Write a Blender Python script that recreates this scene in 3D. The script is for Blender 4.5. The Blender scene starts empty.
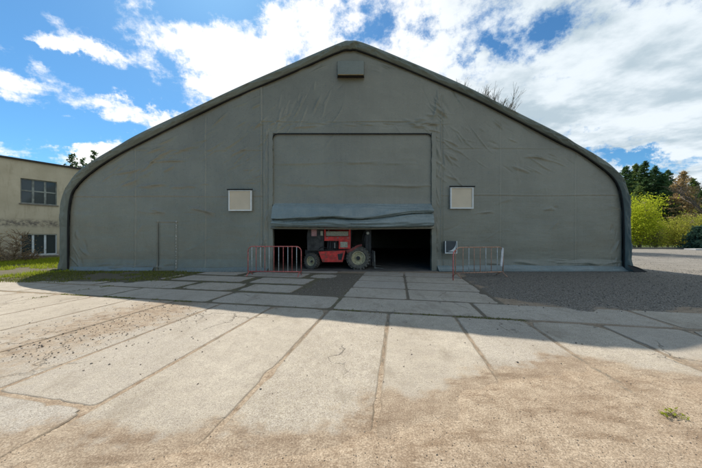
import bpy, math, random
import numpy as np
from mathutils import Vector, Matrix
R = math.radians
random.seed(7); rng = np.random.default_rng(7)
scene = bpy.context.scene
C = scene.collection

# ------------------------------------------------------------ camera
F = 250.0; EYE = 1.52; HZ = 236.0; CX = 351.0      # focal length in photo pixels, eye height, horizon row
cam = bpy.data.cameras.new('camera'); camo = bpy.data.objects.new('camera', cam); C.objects.link(camo)
cam.sensor_width = 36; cam.lens = 36 * F / 702; cam.shift_y = 2 / 702; cam.clip_start = .05; cam.clip_end = 3000
camo.location = (0, 0, EYE); camo.rotation_euler = (R(90), 0, 0)
scene.camera = camo

# ------------------------------------------------------------ light
SUN = Vector((-.42, .752, 1)).normalized()          # towards the sun
elev = math.asin(SUN.z); azim = math.atan2(SUN.x, SUN.y)
sd = bpy.data.lights.new('sun', 'SUN'); sd.energy = 3.2; sd.angle = R(.5); sd.color = (1, .95, .87)
so = bpy.data.objects.new('sun', sd); C.objects.link(so)
so.rotation_euler = SUN.to_track_quat('Z', 'Y').to_euler(); so.location = (-20, 30, 40)
scene.view_settings.view_transform = 'Standard'; scene.view_settings.look = 'None'
scene.view_settings.exposure = 0.80; scene.view_settings.gamma = 1; scene.view_settings.use_curve_mapping = False
scene.cycles.max_bounces = 6; scene.cycles.transparent_max_bounces = 6
scene.cycles.use_denoising = True

class NT:
    """small helper for node trees"""
    def __init__(s, nt): s.nt = nt; s.n = nt.nodes; s.l = nt.links
    def new(s, t, **k):
        n = s.n.new(t)
        for a, b in k.items(): setattr(n, a, b)
        return n
    def put(s, sock, v):
        if isinstance(v, bpy.types.NodeSocket): s.l.new(v, sock)
        elif v is not None:
            if hasattr(sock.default_value, '__len__') and not hasattr(v, '__len__'): v = [v] * len(sock.default_value)
            if hasattr(sock.default_value, '__len__') and len(sock.default_value) == 4 and len(v) == 3: v = (*v, 1)
            sock.default_value = v
    def math(s, op, a, b=None, c=None, clamp=False):
        n = s.new('ShaderNodeMath', operation=op, use_clamp=clamp)
        for i, v in enumerate((a, b, c)):
            if v is not None: s.put(n.inputs[i], v)
        return n.outputs[0]
    def mix(s, f, a, b, blend='MIX'):
        n = s.new('ShaderNodeMix', data_type='RGBA', blend_type=blend)
        s.put(n.inputs[0], f); s.put(n.inputs[6], a); s.put(n.inputs[7], b)
        return n.outputs[2]
    def ramp(s, v, lo, hi, a=0., b=1.):
        n = s.new('ShaderNodeMapRange', interpolation_type='SMOOTHSTEP')
        s.put(n.inputs[0], v); s.put(n.inputs[1], lo); s.put(n.inputs[2], hi); s.put(n.inputs[3], a); s.put(n.inputs[4], b)
        return n.outputs[0]
    def noise(s, vec, scale, detail=4, rough=.55, dist=0, out=0):
        n = s.new('ShaderNodeTexNoise'); s.put(n.inputs['Vector'], vec)
        n.inputs['Scale'].default_value = scale; n.inputs['Detail'].default_value = detail
        n.inputs['Roughness'].default_value = rough; n.inputs['Distortion'].default_value = dist
        return n.outputs[out]
    def vor(s, vec, scale, feature='F1', out='Distance', rnd=1):
        n = s.new('ShaderNodeTexVoronoi', feature=feature); s.put(n.inputs['Vector'], vec)
        n.inputs['Scale'].default_value = scale; n.inputs['Randomness'].default_value = rnd
        return n.outputs[out]
    def mapping(s, vec, loc=(0,0,0), rot=(0,0,0), scale=(1,1,1)):
        n = s.new('ShaderNodeMapping'); s.put(n.inputs[0], vec)
        n.inputs[1].default_value = loc; n.inputs[2].default_value = rot; n.inputs[3].default_value = scale
        return n.outputs[0]
    def bump(s, h, strength=.5, dist=.01, normal=None):
        n = s.new('ShaderNodeBump'); n.inputs['Strength'].default_value = strength; n.inputs['Distance'].default_value = dist
        s.put(n.inputs['Height'], h)
        if normal: s.put(n.inputs['Normal'], normal)
        return n.outputs[0]

# ------------------------------------------------------------ sky
world = bpy.data.worlds.new('World'); scene.world = world; world.use_nodes = True
W = NT(world.node_tree); W.n.clear()
sky = W.new('ShaderNodeTexSky', sky_type='NISHITA', sun_disc=False, sun_elevation=elev, sun_rotation=azim)
sky.air_density = 1.0; sky.dust_density = .3; sky.ozone_density = 3.5
tc = W.new('ShaderNodeTexCoord').outputs['Generated']
sp = W.new('ShaderNodeSeparateXYZ'); W.put(sp.inputs[0], tc); X, Y, Z = sp.outputs
zz = W.math('MAXIMUM', W.math('ADD', Z, .12), .05)
q = W.new('ShaderNodeCombineXYZ'); W.put(q.inputs[0], W.math('DIVIDE', X, zz)); W.put(q.inputs[1], W.math('DIVIDE', Y, zz)); q = q.outputs[0]
yy = W.math('MAXIMUM', Y, .08)
g = W.new('ShaderNodeCombineXYZ'); W.put(g.inputs[0], W.math('DIVIDE', X, yy)); W.put(g.inputs[1], W.math('DIVIDE', Z, yy)); g = g.outputs[0]
gw = W.new('ShaderNodeVectorMath', operation='SUBTRACT'); W.put(gw.inputs[0], W.noise(tc, 5.5, 9, .66, out=1)); gw.inputs[1].default_value = (.5, .5, .5)
gm = W.new('ShaderNodeVectorMath', operation='MULTIPLY_ADD'); W.put(gm.inputs[0], gw.outputs[0]); gm.inputs[1].default_value = (.55, .38, 0); W.put(gm.inputs[2], g); g = gm.outputs[0]
def blob(px, py, sx, sy, rot, soft=1.0):
    """a soft patch of cloud cover in one direction of the sky"""
    m = W.new('ShaderNodeMapping', vector_type='TEXTURE'); W.put(m.inputs[0], g)
    m.inputs[1].default_value = ((px-CX)/F, (HZ-py)/F, 0); m.inputs[2].default_value = (0, 0, R(-rot)); m.inputs[3].default_value = (sx/F, sy/F, 1)
    ln = W.new('ShaderNodeVectorMath', operation='LENGTH'); W.put(ln.inputs[0], m.outputs[0])
    return W.ramp(ln.outputs['Value'], 1.9, .1, 0, soft)
gx = W.math('DIVIDE', X, yy)
cover = W.ramp(gx, -.8, .45, -.20, .42)             # clear towards the left, closed towards the right
for b in ((160, 32, 95, 24, 33, .50), (95, 106, 75, 20, 18, .50), (225, 84, 50, 32, 20, .42), (70, 22, 34, 10, 30, .42),
          (88, 47, 46, 9, 22, .48), (40, 32, 22, 8, 25, .42), (8, 88, 30, 14, 25, .5), (98, 160, 36, 14, -20, .6), (20, 156, 70, 8, 3, .45), (120, 70, 60, 8, 25, .3), (20, 55, 40, 8, 28, .32), (150, 120, 40, 10, 10, .35), (290, 30, 60, 30, 10, .26), (250, 60, 40, 20, 20, .3), (268, 40, 20, 40, 30, .1),
          (262, 18, 40, 12, 30, .16), (320, 22, 30, 26, 0, .10), (620, 90, 130, 70, 0, .3)):
    cover = W.math('ADD', cover, blob(*b))
for b in ((541, 22, 14, 20, 40, .26), (497, 48, 22, 8, 30, .24), (640, 156, 46, 7, 3, .6), (470, 65, 10, 10, 0, .22), (430, 22, 16, 8, 20, .25), (385, 30, 26, 16, 0, .2), (580, 127, 28, 4, 5, .42),
          (230, 5, 14, 14, 0, .2)):
    cover = W.math('SUBTRACT', cover, blob(*b))
qs = W.mapping(q, rot=(0, 0, R(38)), scale=(1.0, 1.7, 1))
warp = W.noise(q, 2.2, 3, out=1)
wv = W.new('ShaderNodeVectorMath', operation='MULTIPLY_ADD'); W.put(wv.inputs[0], warp); wv.inputs[1].default_value = (.22, .22, .22); W.put(wv.inputs[2], qs)
n1 = W.noise(wv.outputs[0], 2.3, 10, .62)
n2 = W.noise(tc, 8, 10, .68)
nn = W.math('MULTIPLY_ADD', W.math('ADD', W.math('MULTIPLY', n1, .5), W.math('MULTIPLY', n2, .5)), 2.9, -.95)
dens = W.math('ADD', nn, cover)
cm = W.ramp(dens, .58, 1.0)
cm = W.math('MULTIPLY', cm, W.ramp(Z, -.02, .03))
# brightness of the clouds: thin bright ones near the sun, a grey deck to the right
n3 = W.noise(wv.outputs[0], 1.5, 6, .55); n4 = W.noise(q, 5, 6, .6)
sh = W.math('ADD', W.math('MULTIPLY', n3, .7), W.math('MULTIPLY', n4, .3))
deck = W.ramp(gx, -.1, .7)
core = W.ramp(sh, .40, .58, .0, 1.0)
bright = W.mix(deck, (1.0, 1.0, 1.0), W.mix(core, (.44, .54, .61), (.76, .83, .88)))
bright = W.mix(W.ramp(dens, .62, .9, .3, 0), bright, (.55, .78, 1.0))
K = .67
cl = W.mix(1, bright, (K, K, K), 'MULTIPLY')
SKYK = .074
skyc = W.mix(1, sky.outputs[0], (SKYK*.50, SKYK*.88, SKYK*1.04), 'MULTIPLY')
tot = W.mix(cm, skyc, cl)
bg = W.new('ShaderNodeBackground'); W.put(bg.inputs[0], tot); bg.inputs[1].default_value = 1.0
# (the sky texture is scaled by SKYK above, the clouds are scaled beside it)
wo = W.new('ShaderNodeOutputWorld'); W.l.new(bg.outputs[0], wo.inputs[0])

# ------------------------------------------------------------ helpers
def P(px, py, D):
    """photo pixel at depth D -> point"""
    return Vector(((px-CX)*D/F, D, EYE + (HZ-py)*D/F))
def mat(name, col, rough=.7, metal=0, spec=.4, var=.15, vs=6, bump=0, bs=60, bd=.004):
    m = bpy.data.materials.new(name); m.use_nodes = True; t = NT(m.node_tree); b = t.n['Principled BSDF']
    pos = t.new('ShaderNodeTexCoord').outputs['Object']
    n = t.noise(pos, vs, 5)
    lo = tuple(c*(1-var) for c in col); hi = tuple(min(1, c*(1+var)) for c in col)
    t.put(b.inputs['Base Color'], t.mix(t.ramp(n, .3, .7), lo, hi))
    b.inputs['Roughness'].default_value = rough; b.inputs['Metallic'].default_value = metal; b.inputs['Specular IOR Level'].default_value = spec
    if bump: t.put(b.inputs['Normal'], t.bump(t.noise(pos, bs, 4), bump, bd))
    return m
class MB:
    """collects shapes, then links them as ONE mesh"""
    def __init__(s): s.v = []; s.f = []; s.mi = []
    def add(s, vs, fs, mi=0):
        o = len(s.v); s.v.extend([tuple(v) for v in vs]); s.f.extend([tuple(i+o for i in f) for f in fs]); s.mi.extend([mi]*len(fs)); return s
    def box(s, lo, hi, M=None, mi=0, bev=0):
        x0, y0, z0 = lo; x1, y1, z1 = hi
        if bev:
            b = bev; vs = []; 
            for z, i in ((z0, b), (z0+b, 0), (z1-b, 0), (z1, b)):
                vs += [(x0+i+ (b if not i else 0), y0+i, z), (x1-i-(b if not i else 0), y0+i, z), (x1-i, y0+i+(b if not i else 0), z), (x1-i, y1-i-(b if not i else 0), z),
                       (x1-i-(b if not i else 0), y1-i, z), (x0+i+(b if not i else 0), y1-i, z), (x0+i, y1-i-(b if not i else 0), z), (x0+i, y0+i+(b if not i else 0), z)]
            fs = [tuple(range(7, -1, -1)), tuple(range(24, 32))]
            for k in range(3):
                for j in range(8): a = k*8+j; c = k*8+(j+1) % 8; fs.append((a, c, c+8, a+8))
        else:
            vs = [(x0,y0,z0),(x1,y0,z0),(x1,y1,z0),(x0,y1,z0),(x0,y0,z1),(x1,y0,z1),(x1,y1,z1),(x0,y1,z1)]
            fs = [(3,2,1,0),(4,5,6,7),(0,1,5,4),(1,2,6,5),(2,3,7,6),(3,0,4,7)]
        if M: vs = [M @ Vector(v) for v in vs]
        return s.add(vs, fs, mi)
    def prism(s, poly, y0, y1, mi=0, M=None):
        """poly in x,z extruded along y"""
        n = len(poly); vs = [(x, y0, z) for x, z in poly] + [(x, y1, z) for x, z in poly]
        fs = [tuple(range(n)), tuple(range(2*n-1, n-1, -1))] + [(i, i+n, (i+1) % n + n, (i+1) % n) for i in range(n)]
        if M: vs = [M @ Vector(v) for v in vs]
        return s.add(vs, fs, mi)
    def tube(s, pts, rad, n=8, cap=True, mi=0):
        pts = [Vector(p) for p in pts]; m = len(pts)
        if not hasattr(rad, '__len__'): rad = [rad]*m
        ref = Vector((0, 0, 1)); vs = []; pa = None
        for i, p in enumerate(pts):
            d = (pts[min(i+1, m-1)] - pts[max(i-1, 0)]).normalized()
            a = d.cross(pa if pa is not None and 0 else (ref if abs(d.z) < .9 else Vector((0, 1, 0)))).normalized()
            if pa is not None and a.dot(pa) < 0: a = -a
            pa = a; b = d.cross(a)
            for k in range(n):
                t = 2*math.pi*k/n; vs.append(p + (a*math.cos(t) + b*math.sin(t))*rad[i])
        fs = [(i*n+k, i*n+(k+1) % n, (i+1)*n+(k+1) % n, (i+1)*n+k) for i in range(m-1) for k in range(n)]
        if cap: fs += [tuple(range(n-1, -1, -1)), tuple(range((m-1)*n, m*n))]
        return s.add(vs, fs, mi)
    def lathe(s, prof, n=32, M=None, mi=0):
        """prof: (radius, y) closed ring turned round the y axis"""
        m = len(prof); vs = []
        for k in range(n):
            t = 2*math.pi*k/n
            vs += [(r*math.cos(t), y, r*math.sin(t)) for r, y in prof]
        fs = [(k*m+i, k*m+(i+1) % m, ((k+1) % n)*m+(i+1) % m, ((k+1) % n)*m+i) for k in range(n) for i in range(m)]
        if M: vs = [M @ Vector(v) for v in vs]
        return s.add(vs, fs, mi)
    def build(s, name, mats, parent=None, smooth=False, inv=None):
        me = bpy.data.meshes.new(name); me.from_pydata(s.v, [], s.f); me.validate()
        for m in (mats if isinstance(mats, (list, tuple)) else [mats]): me.materials.append(m)
        if len(me.polygons) == len(s.mi): me.polygons.foreach_set('material_index', s.mi)
        o = bpy.data.objects.new(name, me); C.objects.link(o)
        import bmesh as B
        bm = B.new(); bm.from_mesh(me); B.ops.recalc_face_normals(bm, faces=bm.faces); bm.to_mesh(me); bm.free()
        if smooth:
            for p in me.polygons: p.use_smooth = True
            if smooth != True:
                me.set_sharp_from_angle(angle=R(smooth))
        if parent: 
            o.parent = parent
            if inv: o.location = inv
        return o
def raw(name, V, Fc, m, parent=None, smooth=False, attr=None):
    me = bpy.data.meshes.new(name); V = np.asarray(V, dtype=np.float32); Fc = np.asarray(Fc, dtype=np.int32); k = Fc.shape[1]
    me.vertices.add(len(V)); me.vertices.foreach_set('co', V.ravel())
    me.loops.add(Fc.size); me.loops.foreach_set('vertex_index', Fc.ravel())
    me.polygons.add(len(Fc)); me.polygons.foreach_set('loop_start', np.arange(0, Fc.size, k, dtype=np.int32))
    me.update(calc_edges=True)
    if smooth: me.polygons.foreach_set('use_smooth', np.ones(len(Fc), dtype=bool))
    if attr is not None:
        for an, A in attr.items():
            ca = me.color_attributes.new(an, 'FLOAT_COLOR', 'POINT'); A = np.asarray(A, dtype=np.float32)
            if A.shape[1] == 3: A = np.hstack([A, np.ones((len(A), 1), np.float32)])
            ca.data.foreach_set('color', A.ravel())
    me.validate(); me.materials.append(m)
    o = bpy.data.objects.new(name, me); C.objects.link(o)
    if parent: o.parent = parent
    return o
def thing(name, label, cat, loc=(0,0,0), rz=0, group=None):
    o = bpy.data.objects.new(name, None); C.objects.link(o); o.location = loc; o.rotation_euler = (0, 0, rz)
    o.empty_display_size = .2
    return tag(o, label, cat, group)
def tag(o, label, cat, group=None, kind=None):
    o['label'] = label; o['category'] = cat
    if group: o['group'] = group
    if kind: o['kind'] = kind
    return o
def struct(o): o['kind'] = 'structure'; return o
def sstep(x, a, b):
    t = np.clip((x-a)/(b-a), 0, 1); return t*t*(3-2*t)
_perm = rng.random((256, 256)).astype(np.float32)
def vnoise(x, y, s=1., seed=0):
    x = np.asarray(x)*s+seed*17.3+500; y = np.asarray(y)*s+seed*9.1+500
    xi = np.floor(x).astype(int); yi = np.floor(y).astype(int); fx = x-xi; fy = y-yi
    fx = fx*fx*(3-2*fx); fy = fy*fy*(3-2*fy)
    a = _perm[xi % 256, yi % 256]; b = _perm[(xi+1) % 256, yi % 256]; c = _perm[xi % 256, (yi+1) % 256]; d = _perm[(xi+1) % 256, (yi+1) % 256]
    return (a*(1-fx)+b*fx)*(1-fy)+(c*(1-fx)+d*fx)*fy
def fbm(x, y, s=1., o=4, seed=0):
    r = 0; a = .5; t = 0
    for k in range(o): r = r+a*vnoise(x, y, s*2**k, seed+k); t += a; a *= .5
    return r/t
TH = math.atan(47/F); CT, ST = math.cos(TH), math.sin(TH)
def uv2w(u, v): return (v*CT+u*ST, u*CT-v*ST)         # slab grid -> ground
def w2uv(x, y): return (x*ST+y*CT, x*CT-y*ST)

YG = 11.0                                            # the gable stands here

# ------------------------------------------------------------ ground materials
def sand_nodes(t, pos):
    nA = t.noise(pos, 1.1, 8, .62); nB = t.noise(pos, 9, 8, .7); nC = t.noise(pos, 75, 4, .75); nS = t.noise(t.mapping(pos, rot=(0, 0, R(-8)), scale=(.8, 3.2, 1)), 2.2, 7, .7)
    sand = t.mix(t.ramp(nA, .3, .7), (.46, .35, .24), (.58, .465, .33))
    sand = t.mix(t.ramp(nS, .48, .68, 0, .8), sand, (.25, .17, .105))
    sand = t.mix(t.ramp(nB, .35, .68, .5, 0), sand, (.23, .155, .095))
    sand = t.mix(t.ramp(nC, .36, .60, .6, 0), sand, (.13, .09, .06))
    sand = t.mix(t.ramp(nC, .56, .70, 0, .45), sand, (.72, .61, .48))
    return sand
def ground_mat():
    m = bpy.data.materials.new('dirt_and_gravel'); m.use_nodes = True; t = NT(m.node_tree); b = t.n['Principled BSDF']
    pos = t.new('ShaderNodeNewGeometry').outputs['Position']
    at = t.new('ShaderNodeAttribute', attribute_name='zone'); s3 = t.new('ShaderNodeSeparateColor'); t.put(s3.inputs[0], at.outputs['Color'])
    gr, soil, moss = s3.outputs
    nA = t.noise(pos, 1.1, 8, .62); nB = t.noise(pos, 9, 8, .7); nC = t.noise(pos, 70, 4, .7)
    sand = sand_nodes(t, pos)
    vc = t.vor(pos, 42, out='Color'); vs = t.new('ShaderNodeSeparateColor'); t.put(vs.inputs[0], vc)
    st = t.mix(vs.outputs[0], (.23, .205, .17), (.50, .45, .38))
    st = t.mix(t.ramp(t.vor(pos, 42), .25, .6), st, (.09, .078, .062))
    gravel = t.mix(t.ramp(nB, .3, .7, .5, 0), st, (.28, .24, .185))
    gcol = t.mix(t.ramp(s3.outputs[0], .5, 1.0, 0, 1), gravel, t.mix(.55, gravel, t.mix(t.ramp(nA, .4, .6), (.22, .205, .18), (.31, .285, .245))))
    m1 = t.ramp(t.math('ADD', gr, t.math('MULTIPLY', t.math('SUBTRACT', nB, .5), .35)), .14, .30)
    col = t.mix(m1, sand, gcol)
    so_ = t.mix(t.ramp(nB, .3, .7), (.11, .09, .065), (.20, .17, .125))
    m2 = t.ramp(t.math('ADD', soil, t.math('MULTIPLY', t.math('SUBTRACT', nB, .5), .8)), .35, .65)
    col = t.mix(m2, col, so_)
    m3 = t.ramp(t.math('ADD', moss, t.math('MULTIPLY', t.math('SUBTRACT', nB, .5), 1.0)), .45, .75)
    col = t.mix(t.math('MULTIPLY', m3, .7), col, (.10, .105, .04))
    t.put(b.inputs['Base Color'], col); b.inputs['Roughness'].default_value = .95; b.inputs['Specular IOR Level'].default_value = .15
    pebbles = t.math('MULTIPLY', t.math('SUBTRACT', 1, t.ramp(t.vor(pos, 60), 0, .5)), t.ramp(t.noise(pos, 25, 3), .45, .6))
    h = t.math('ADD', t.math('ADD', t.math('MULTIPLY', nB, .8), t.math('MULTIPLY', nC, .5)), t.math('MULTIPLY', pebbles, .35))
    h = t.math('ADD', h, t.math('MULTIPLY', m1, t.math('SUBTRACT', .6, t.vor(pos, 42))))
    t.put(b.inputs['Normal'], t.bump(h, .85, .013))
    return m
def concrete_mat():
    m = bpy.data.materials.new('old_concrete'); m.use_nodes = True; t = NT(m.node_tree); b = t.n['Principled BSDF']
    pos = t.new('ShaderNodeNewGeometry').outputs['Position']
    at = t.new('ShaderNodeAttribute', attribute_name='tint'); s3 = t.new('ShaderNodeSeparateColor'); t.put(s3.inputs[0], at.outputs['Color'])
    tint, edge, dust = s3.outputs
    nA = t.noise(pos, .9, 8, .6); nB = t.noise(pos, 6, 8, .7); nC = t.noise(pos, 55, 5, .75); nD = t.noise(pos, 160, 3, .7)
    c = t.mix(t.ramp(nA, .3, .7), (.47, .395, .285), (.63, .545, .41))
    c = t.mix(t.ramp(nB, .35, .66, .55, 0), c, (.36, .295, .225))
    c = t.mix(t.math('MULTIPLY', tint, .45), c, (.42, .39, .35))
    nF = t.noise(pos, 24, 6, .8)
    c = t.mix(t.ramp(nF, .36, .52, .35, 0), c, (.25, .195, .14)); c = t.mix(t.ramp(nC, .36, .58, .5, 0), c, (.20, .155, .115))
    c = t.mix(t.ramp(nD, .48, .62, 0, .45), c, (.82, .76, .66)); c = t.mix(t.ramp(nD, .34, .48, .45, 0), c, (.14, .11, .085))
    nE = t.noise(t.mapping(pos, rot=(0, 0, -TH), scale=(1.6, .8, 1)), 1.5, 7, .7)
    c = t.mix(t.ramp(nE, .50, .68, 0, .5), c, (.29, .235, .17))
    # aggregate specks and small pits
    pv = t.vor(pos, 38); spk = t.math('MULTIPLY', t.ramp(pv, .16, .08), t.ramp(t.noise(pos, 3.2, 3), .46, .62))
    c = t.mix(t.math('MULTIPLY', spk, .75), c, (.13, .11, .09))
    # cracks
    wp = t.noise(pos, 3, 4, out=1); wv = t.new('ShaderNodeVectorMath', operation='MULTIPLY_ADD'); t.put(wv.inputs[0], wp); wv.inputs[1].default_value = (.5, .5, .5); t.put(wv.inputs[2], pos)
    cr = t.math('MULTIPLY', t.ramp(t.vor(wv.outputs[0], .75, 'DISTANCE_TO_EDGE'), .012, .002), t.ramp(t.noise(pos, .55, 2), .52, .6))
    c = t.mix(t.math('MULTIPLY', cr, .5), c, (.12, .10, .07))
    # sand blown over the slabs
    dm = t.ramp(t.math('ADD', dust, t.math('MULTIPLY', t.math('SUBTRACT', nB, .5), 1.5)), .25, .72)
    c = t.mix(dm, c, sand_nodes(t, pos))
    em = t.ramp(t.math('ADD', edge, t.math('MULTIPLY', t.math('SUBTRACT', nB, .5), .9)), .45, .95)
    c = t.mix(t.math('MULTIPLY', em, .6), c, (.22, .17, .115))
    t.put(b.inputs['Base Color'], c); b.inputs['Roughness'].default_value = .9; b.inputs['Specular IOR Level'].default_value = .2
    h = t.math('ADD', t.math('MULTIPLY', nB, .5), t.math('ADD', t.math('MULTIPLY', nC, .5), t.math('MULTIPLY', nD, .25)))
    h = t.math('SUBTRACT', t.math('SUBTRACT', h, t.math('MULTIPLY', spk, .35)), t.math('MULTIPLY', cr, .8))
    t.put(b.inputs['Normal'], t.bump(h, 1.0, .016))
    return m
M_ground = ground_mat(); M_conc = concrete_mat()

# ------------------------------------------------------------ terrain sheets
xs = np.concatenate([np.linspace(-60, -12, 70)[:-1], np.arange(-12, 12, .07), np.linspace(12, 90, 150)])
ys = np.concatenate([np.linspace(-12, .8, 20)[:-1], np.arange(.8, 11.6, .06), np.linspace(11.6, 34, 90)])
GX, GY = np.meshgrid(xs, ys, indexing='ij')
def zones(x, y):
    u, v = w2uv(x, y)
    w = (fbm(x, y, 1.3, 4, 3)-.5)
    gr = sstep(u + w*2.2, 6.0, 6.9)*sstep(v + w*1.2, 2.1, 2.6)*.42                         # dark gravel before the hangar
    gr = np.maximum(gr, sstep(y+w, 11.5, 13.5)*sstep(x, 8, 10)*1.0)                       # pale gravel yard
    gr = np.maximum(gr, sstep(x-11.6+w, 0, 1.6)*sstep(y, 8.5, 10)*.9)
    patch = sstep(v+w*.6, -2.75, -2.55)*(1-sstep(v+w*.3, -1.4, -1.3))*sstep(u+w*.4, 6.1, 6.25)*(1-sstep(u, 9.6, 9.9))
    gr = np.maximum(gr, patch*.45)
    track = np.exp(-((v+4.7+w*.8)/.75)**2)*sstep(u, 2.2, 3.0)*(1-sstep(u, 5.0, 5.6))
    gr = np.maximum(gr, track*.13)
    soil = sstep(y+w*1.2, 7.9, 8.4)*(1-sstep(x+w, -6.6, -5.8))
    stain = 0
    soil = np.maximum(soil, .75*sstep(u, 6.2, 6.5)*(1-sstep(v, -2.9, -2.7))*(1-sstep(x+w, -2.4, -2.0)))
    soil = np.maximum(soil, .6*(sstep(u, 4.9, 5.0)*(1-sstep(u, 10, 10.5))*(1-sstep(v, 2.3, 2.5))*sstep(v, -9, -8)))
    soil = np.maximum(soil, .5*np.exp(-((u-5.0)/.12)**2))
    for vk in (-8.7, -7.5, -6.28, -5.1, -3.9, -2.65, -1.4, -.18, 1.05, 2.22, 3.38, 4.52, 5.7):
        soil = np.maximum(soil, .55*np.exp(-((v-vk)/.07)**2)*(u < 5)*sstep(u, 1.9, 3.2))
    moss = .26*sstep(u, 4.85, 5.0)*(1-sstep(u, 9.9, 10.4))*(1-sstep(v, -1.3, -1.0)) + .30*sstep(u, 4.85, 5.0)*(1-sstep(v, 2.2, 2.4))
    moss = np.maximum(moss, .5*sstep(y, 8.0, 8.4)*(1-sstep(x, -7.0, -6.2)))
    moss = moss*(gr < .2)
    return gr, soil, moss
def sandlift(x, y):
    """where sand has been driven over the slabs"""
    w = fbm(x, y, 1.0, 4, 11)-.5; w2 = fbm(x, y, 4.0, 3, 15)-.5
    lim = np.interp(x, [-6, -3.2, -2.2, -1.1, -.5, .3, 1.4, 2.8, 3.8, 6], [1.9, 1.95, 2.1, 2.2, 2.15, 2.5, 2.95, 3.15, 2.85, 2.9])
    return sstep(lim - y + w*.8 + w2*.35, -.10, .75)
gr, soil, moss = zones(GX, GY)
SL = sandlift(GX, GY)
GZ = -.008 + .008*(fbm(GX, GY, 1.6, 4, 5)-.5) + .007*(fbm(GX, GY, 7, 3, 8)-.5)
GZ += .022*sstep(SL, .45, 1.) + .006*(fbm(GX, GY, 14, 2, 9)-.5)*SL
uu, vv = w2uv(GX, GY)
for rv, rw in ((-.9, .10), (-.3, .08), (1.7, .10), (2.5, .1)):       # wheel ruts in the sand
    GZ -= .007*np.exp(-((vv - rv - .25*np.sin(uu*.9))/rw)**2)*SL
GZ += .010*(gr > .1)*sstep(gr, .1, .4)
GZ += .05*sstep(GY, 8, 9.5)*(1-sstep(GX, -7.4, -6.4))*(1-sstep(GY, 10.2, 10.8))
GZ += .16*sstep(-GX, 12.5, 17)*sstep(GY, 8.3, 13)*(.7+.6*fbm(GX, GY, .7, 2, 2))
GZ = np.where((GY > 11.0) & (np.abs(GX) < 12.3), -.03, GZ)
n0, n1_ = GX.shape; idx = np.arange(n0*n1_).reshape(n0, n1_)
Fq = np.stack([idx[:-1, :-1], idx[1:, :-1], idx[1:, 1:], idx[:-1, 1:]], -1).reshape(-1, 4)
ground = struct(raw('ground', np.stack([GX, GY, GZ], -1).reshape(-1, 3), Fq, M_ground, smooth=True,
    attr={'zone': np.stack([gr, soil, moss], -1).reshape(-1, 3)}))
def gz(x, y):
    i = int(np.clip(np.searchsorted(xs, x)-1, 0, n0-2)); j = int(np.clip(np.searchsorted(ys, y)-1, 0, n1_-2))
    fx = (x-xs[i])/(xs[i+1]-xs[i]); fy = (y-ys[j])/(ys[j+1]-ys[j]); fx = min(max(fx, 0), 1); fy = min(max(fy, 0), 1)
    return float((GZ[i, j]*(1-fx)+GZ[i+1, j]*fx)*(1-fy)+(GZ[i, j+1]*(1-fx)+GZ[i+1, j+1]*fx)*fy)
M_field = mat('meadow', (.075, .095, .03), .95, vs=.3, var=.4, spec=.1)
b_ = MB(); S = 1500
b_.add([(-S, -S, -.12), (S, -S, -.12), (S, S, -.12), (-S, S, -.12)], [(0, 1, 2, 3)]); struct(b_.build('terrain', M_field))

# ------------------------------------------------------------ concrete slabs
def slab_mesh(u0, u1, v0, v1, gap, V, Fc, T, rough=.012, zb=0., broken=0.):
    u0 += gap; u1 -= gap; v0 += gap; v1 -= gap
    if u1-u0 < .15 or v1-v0 < .15: return
    step = .07; pts = []
    def edge(a, b):
        L = math.hypot(b[0]-a[0], b[1]-a[1]); n = max(2, int(L/step))
        return [(a[0]+(b[0]-a[0])*k/n, a[1]+(b[1]-a[1])*k/n) for k in range(n)]
    cs = [(u0, v0), (u1, v0), (u1, v1), (u0, v1)]
    for k in range(4): pts += edge(cs[k], cs[(k+1) % 4])
    pts = np.array(pts); cu, cv = (u0+u1)/2, (v0+v1)/2
    # inward chips
    dx = np.sign(cu-pts[:, 0])*(np.minimum(abs(pts[:, 0]-u0), abs(pts[:, 0]-u1)) < .02)
    dy = np.sign(cv-pts[:, 1])*(np.minimum(abs(pts[:, 1]-v0), abs(pts[:, 1]-v1)) < .02)
    ch = rough*1.4*(fbm(pts[:, 0]*1.0, pts[:, 1], 6, 4, 21)) + .018*(sstep(fbm(pts[:, 0], pts[:, 1], 3.3, 3, 33), .66, .82))*(1+broken)
    cd = np.min([np.hypot(pts[:, 0]-c[0], pts[:, 1]-c[1]) for c in cs], 0)
    cc = random.choice([.02, .03, .05, .12]) * (1+broken)
    ch = ch + np.maximum(0, cc-cd)*.5
    pts = pts + np.stack([dx*ch, dy*ch], -1)
    inn = pts + np.stack([np.sign(cu-pts[:, 0])*.014*(dx != 0), np.sign(cv-pts[:, 1])*.014*(dy != 0)], -1)
    inn2 = pts + np.stack([np.sign(cu-pts[:, 0])*.04*(dx != 0), np.sign(cv-pts[:, 1])*.04*(dy != 0)], -1)
    tu, tv = random.uniform(-.0008, .0008), random.uniform(-.002, .002); z0 = zb+random.uniform(-.004, .003)
    def Z(p): return z0+(p[:, 0]-cu)*tu+(p[:, 1]-cv)*tv
    n = len(pts); base = len(V); rt = random.random()
    rings = [(pts, -.07, 1.), (pts, -.008, 1.), (inn, -.001, .75), (inn2, 0., .12)]
    for ring, dz, e in rings:
        z = Z(ring)+dz
        for k in range(n):
            x, y = uv2w(ring[k, 0], ring[k, 1]); V.append((x, y, z[k])); T.append((rt, e))
    for r_ in range(3):
        for k in range(n):
            Fc.append((base+r_*n+k, base+r_*n+(k+1) % n, base+(r_+1)*n+(k+1) % n, base+(r_+1)*n+k))
    # a grid inside so that tint can vary
    Fc.append(tuple(base+3*n+k for k in range(n)))
Vs, Fs, Ts = [], [], []
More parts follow.
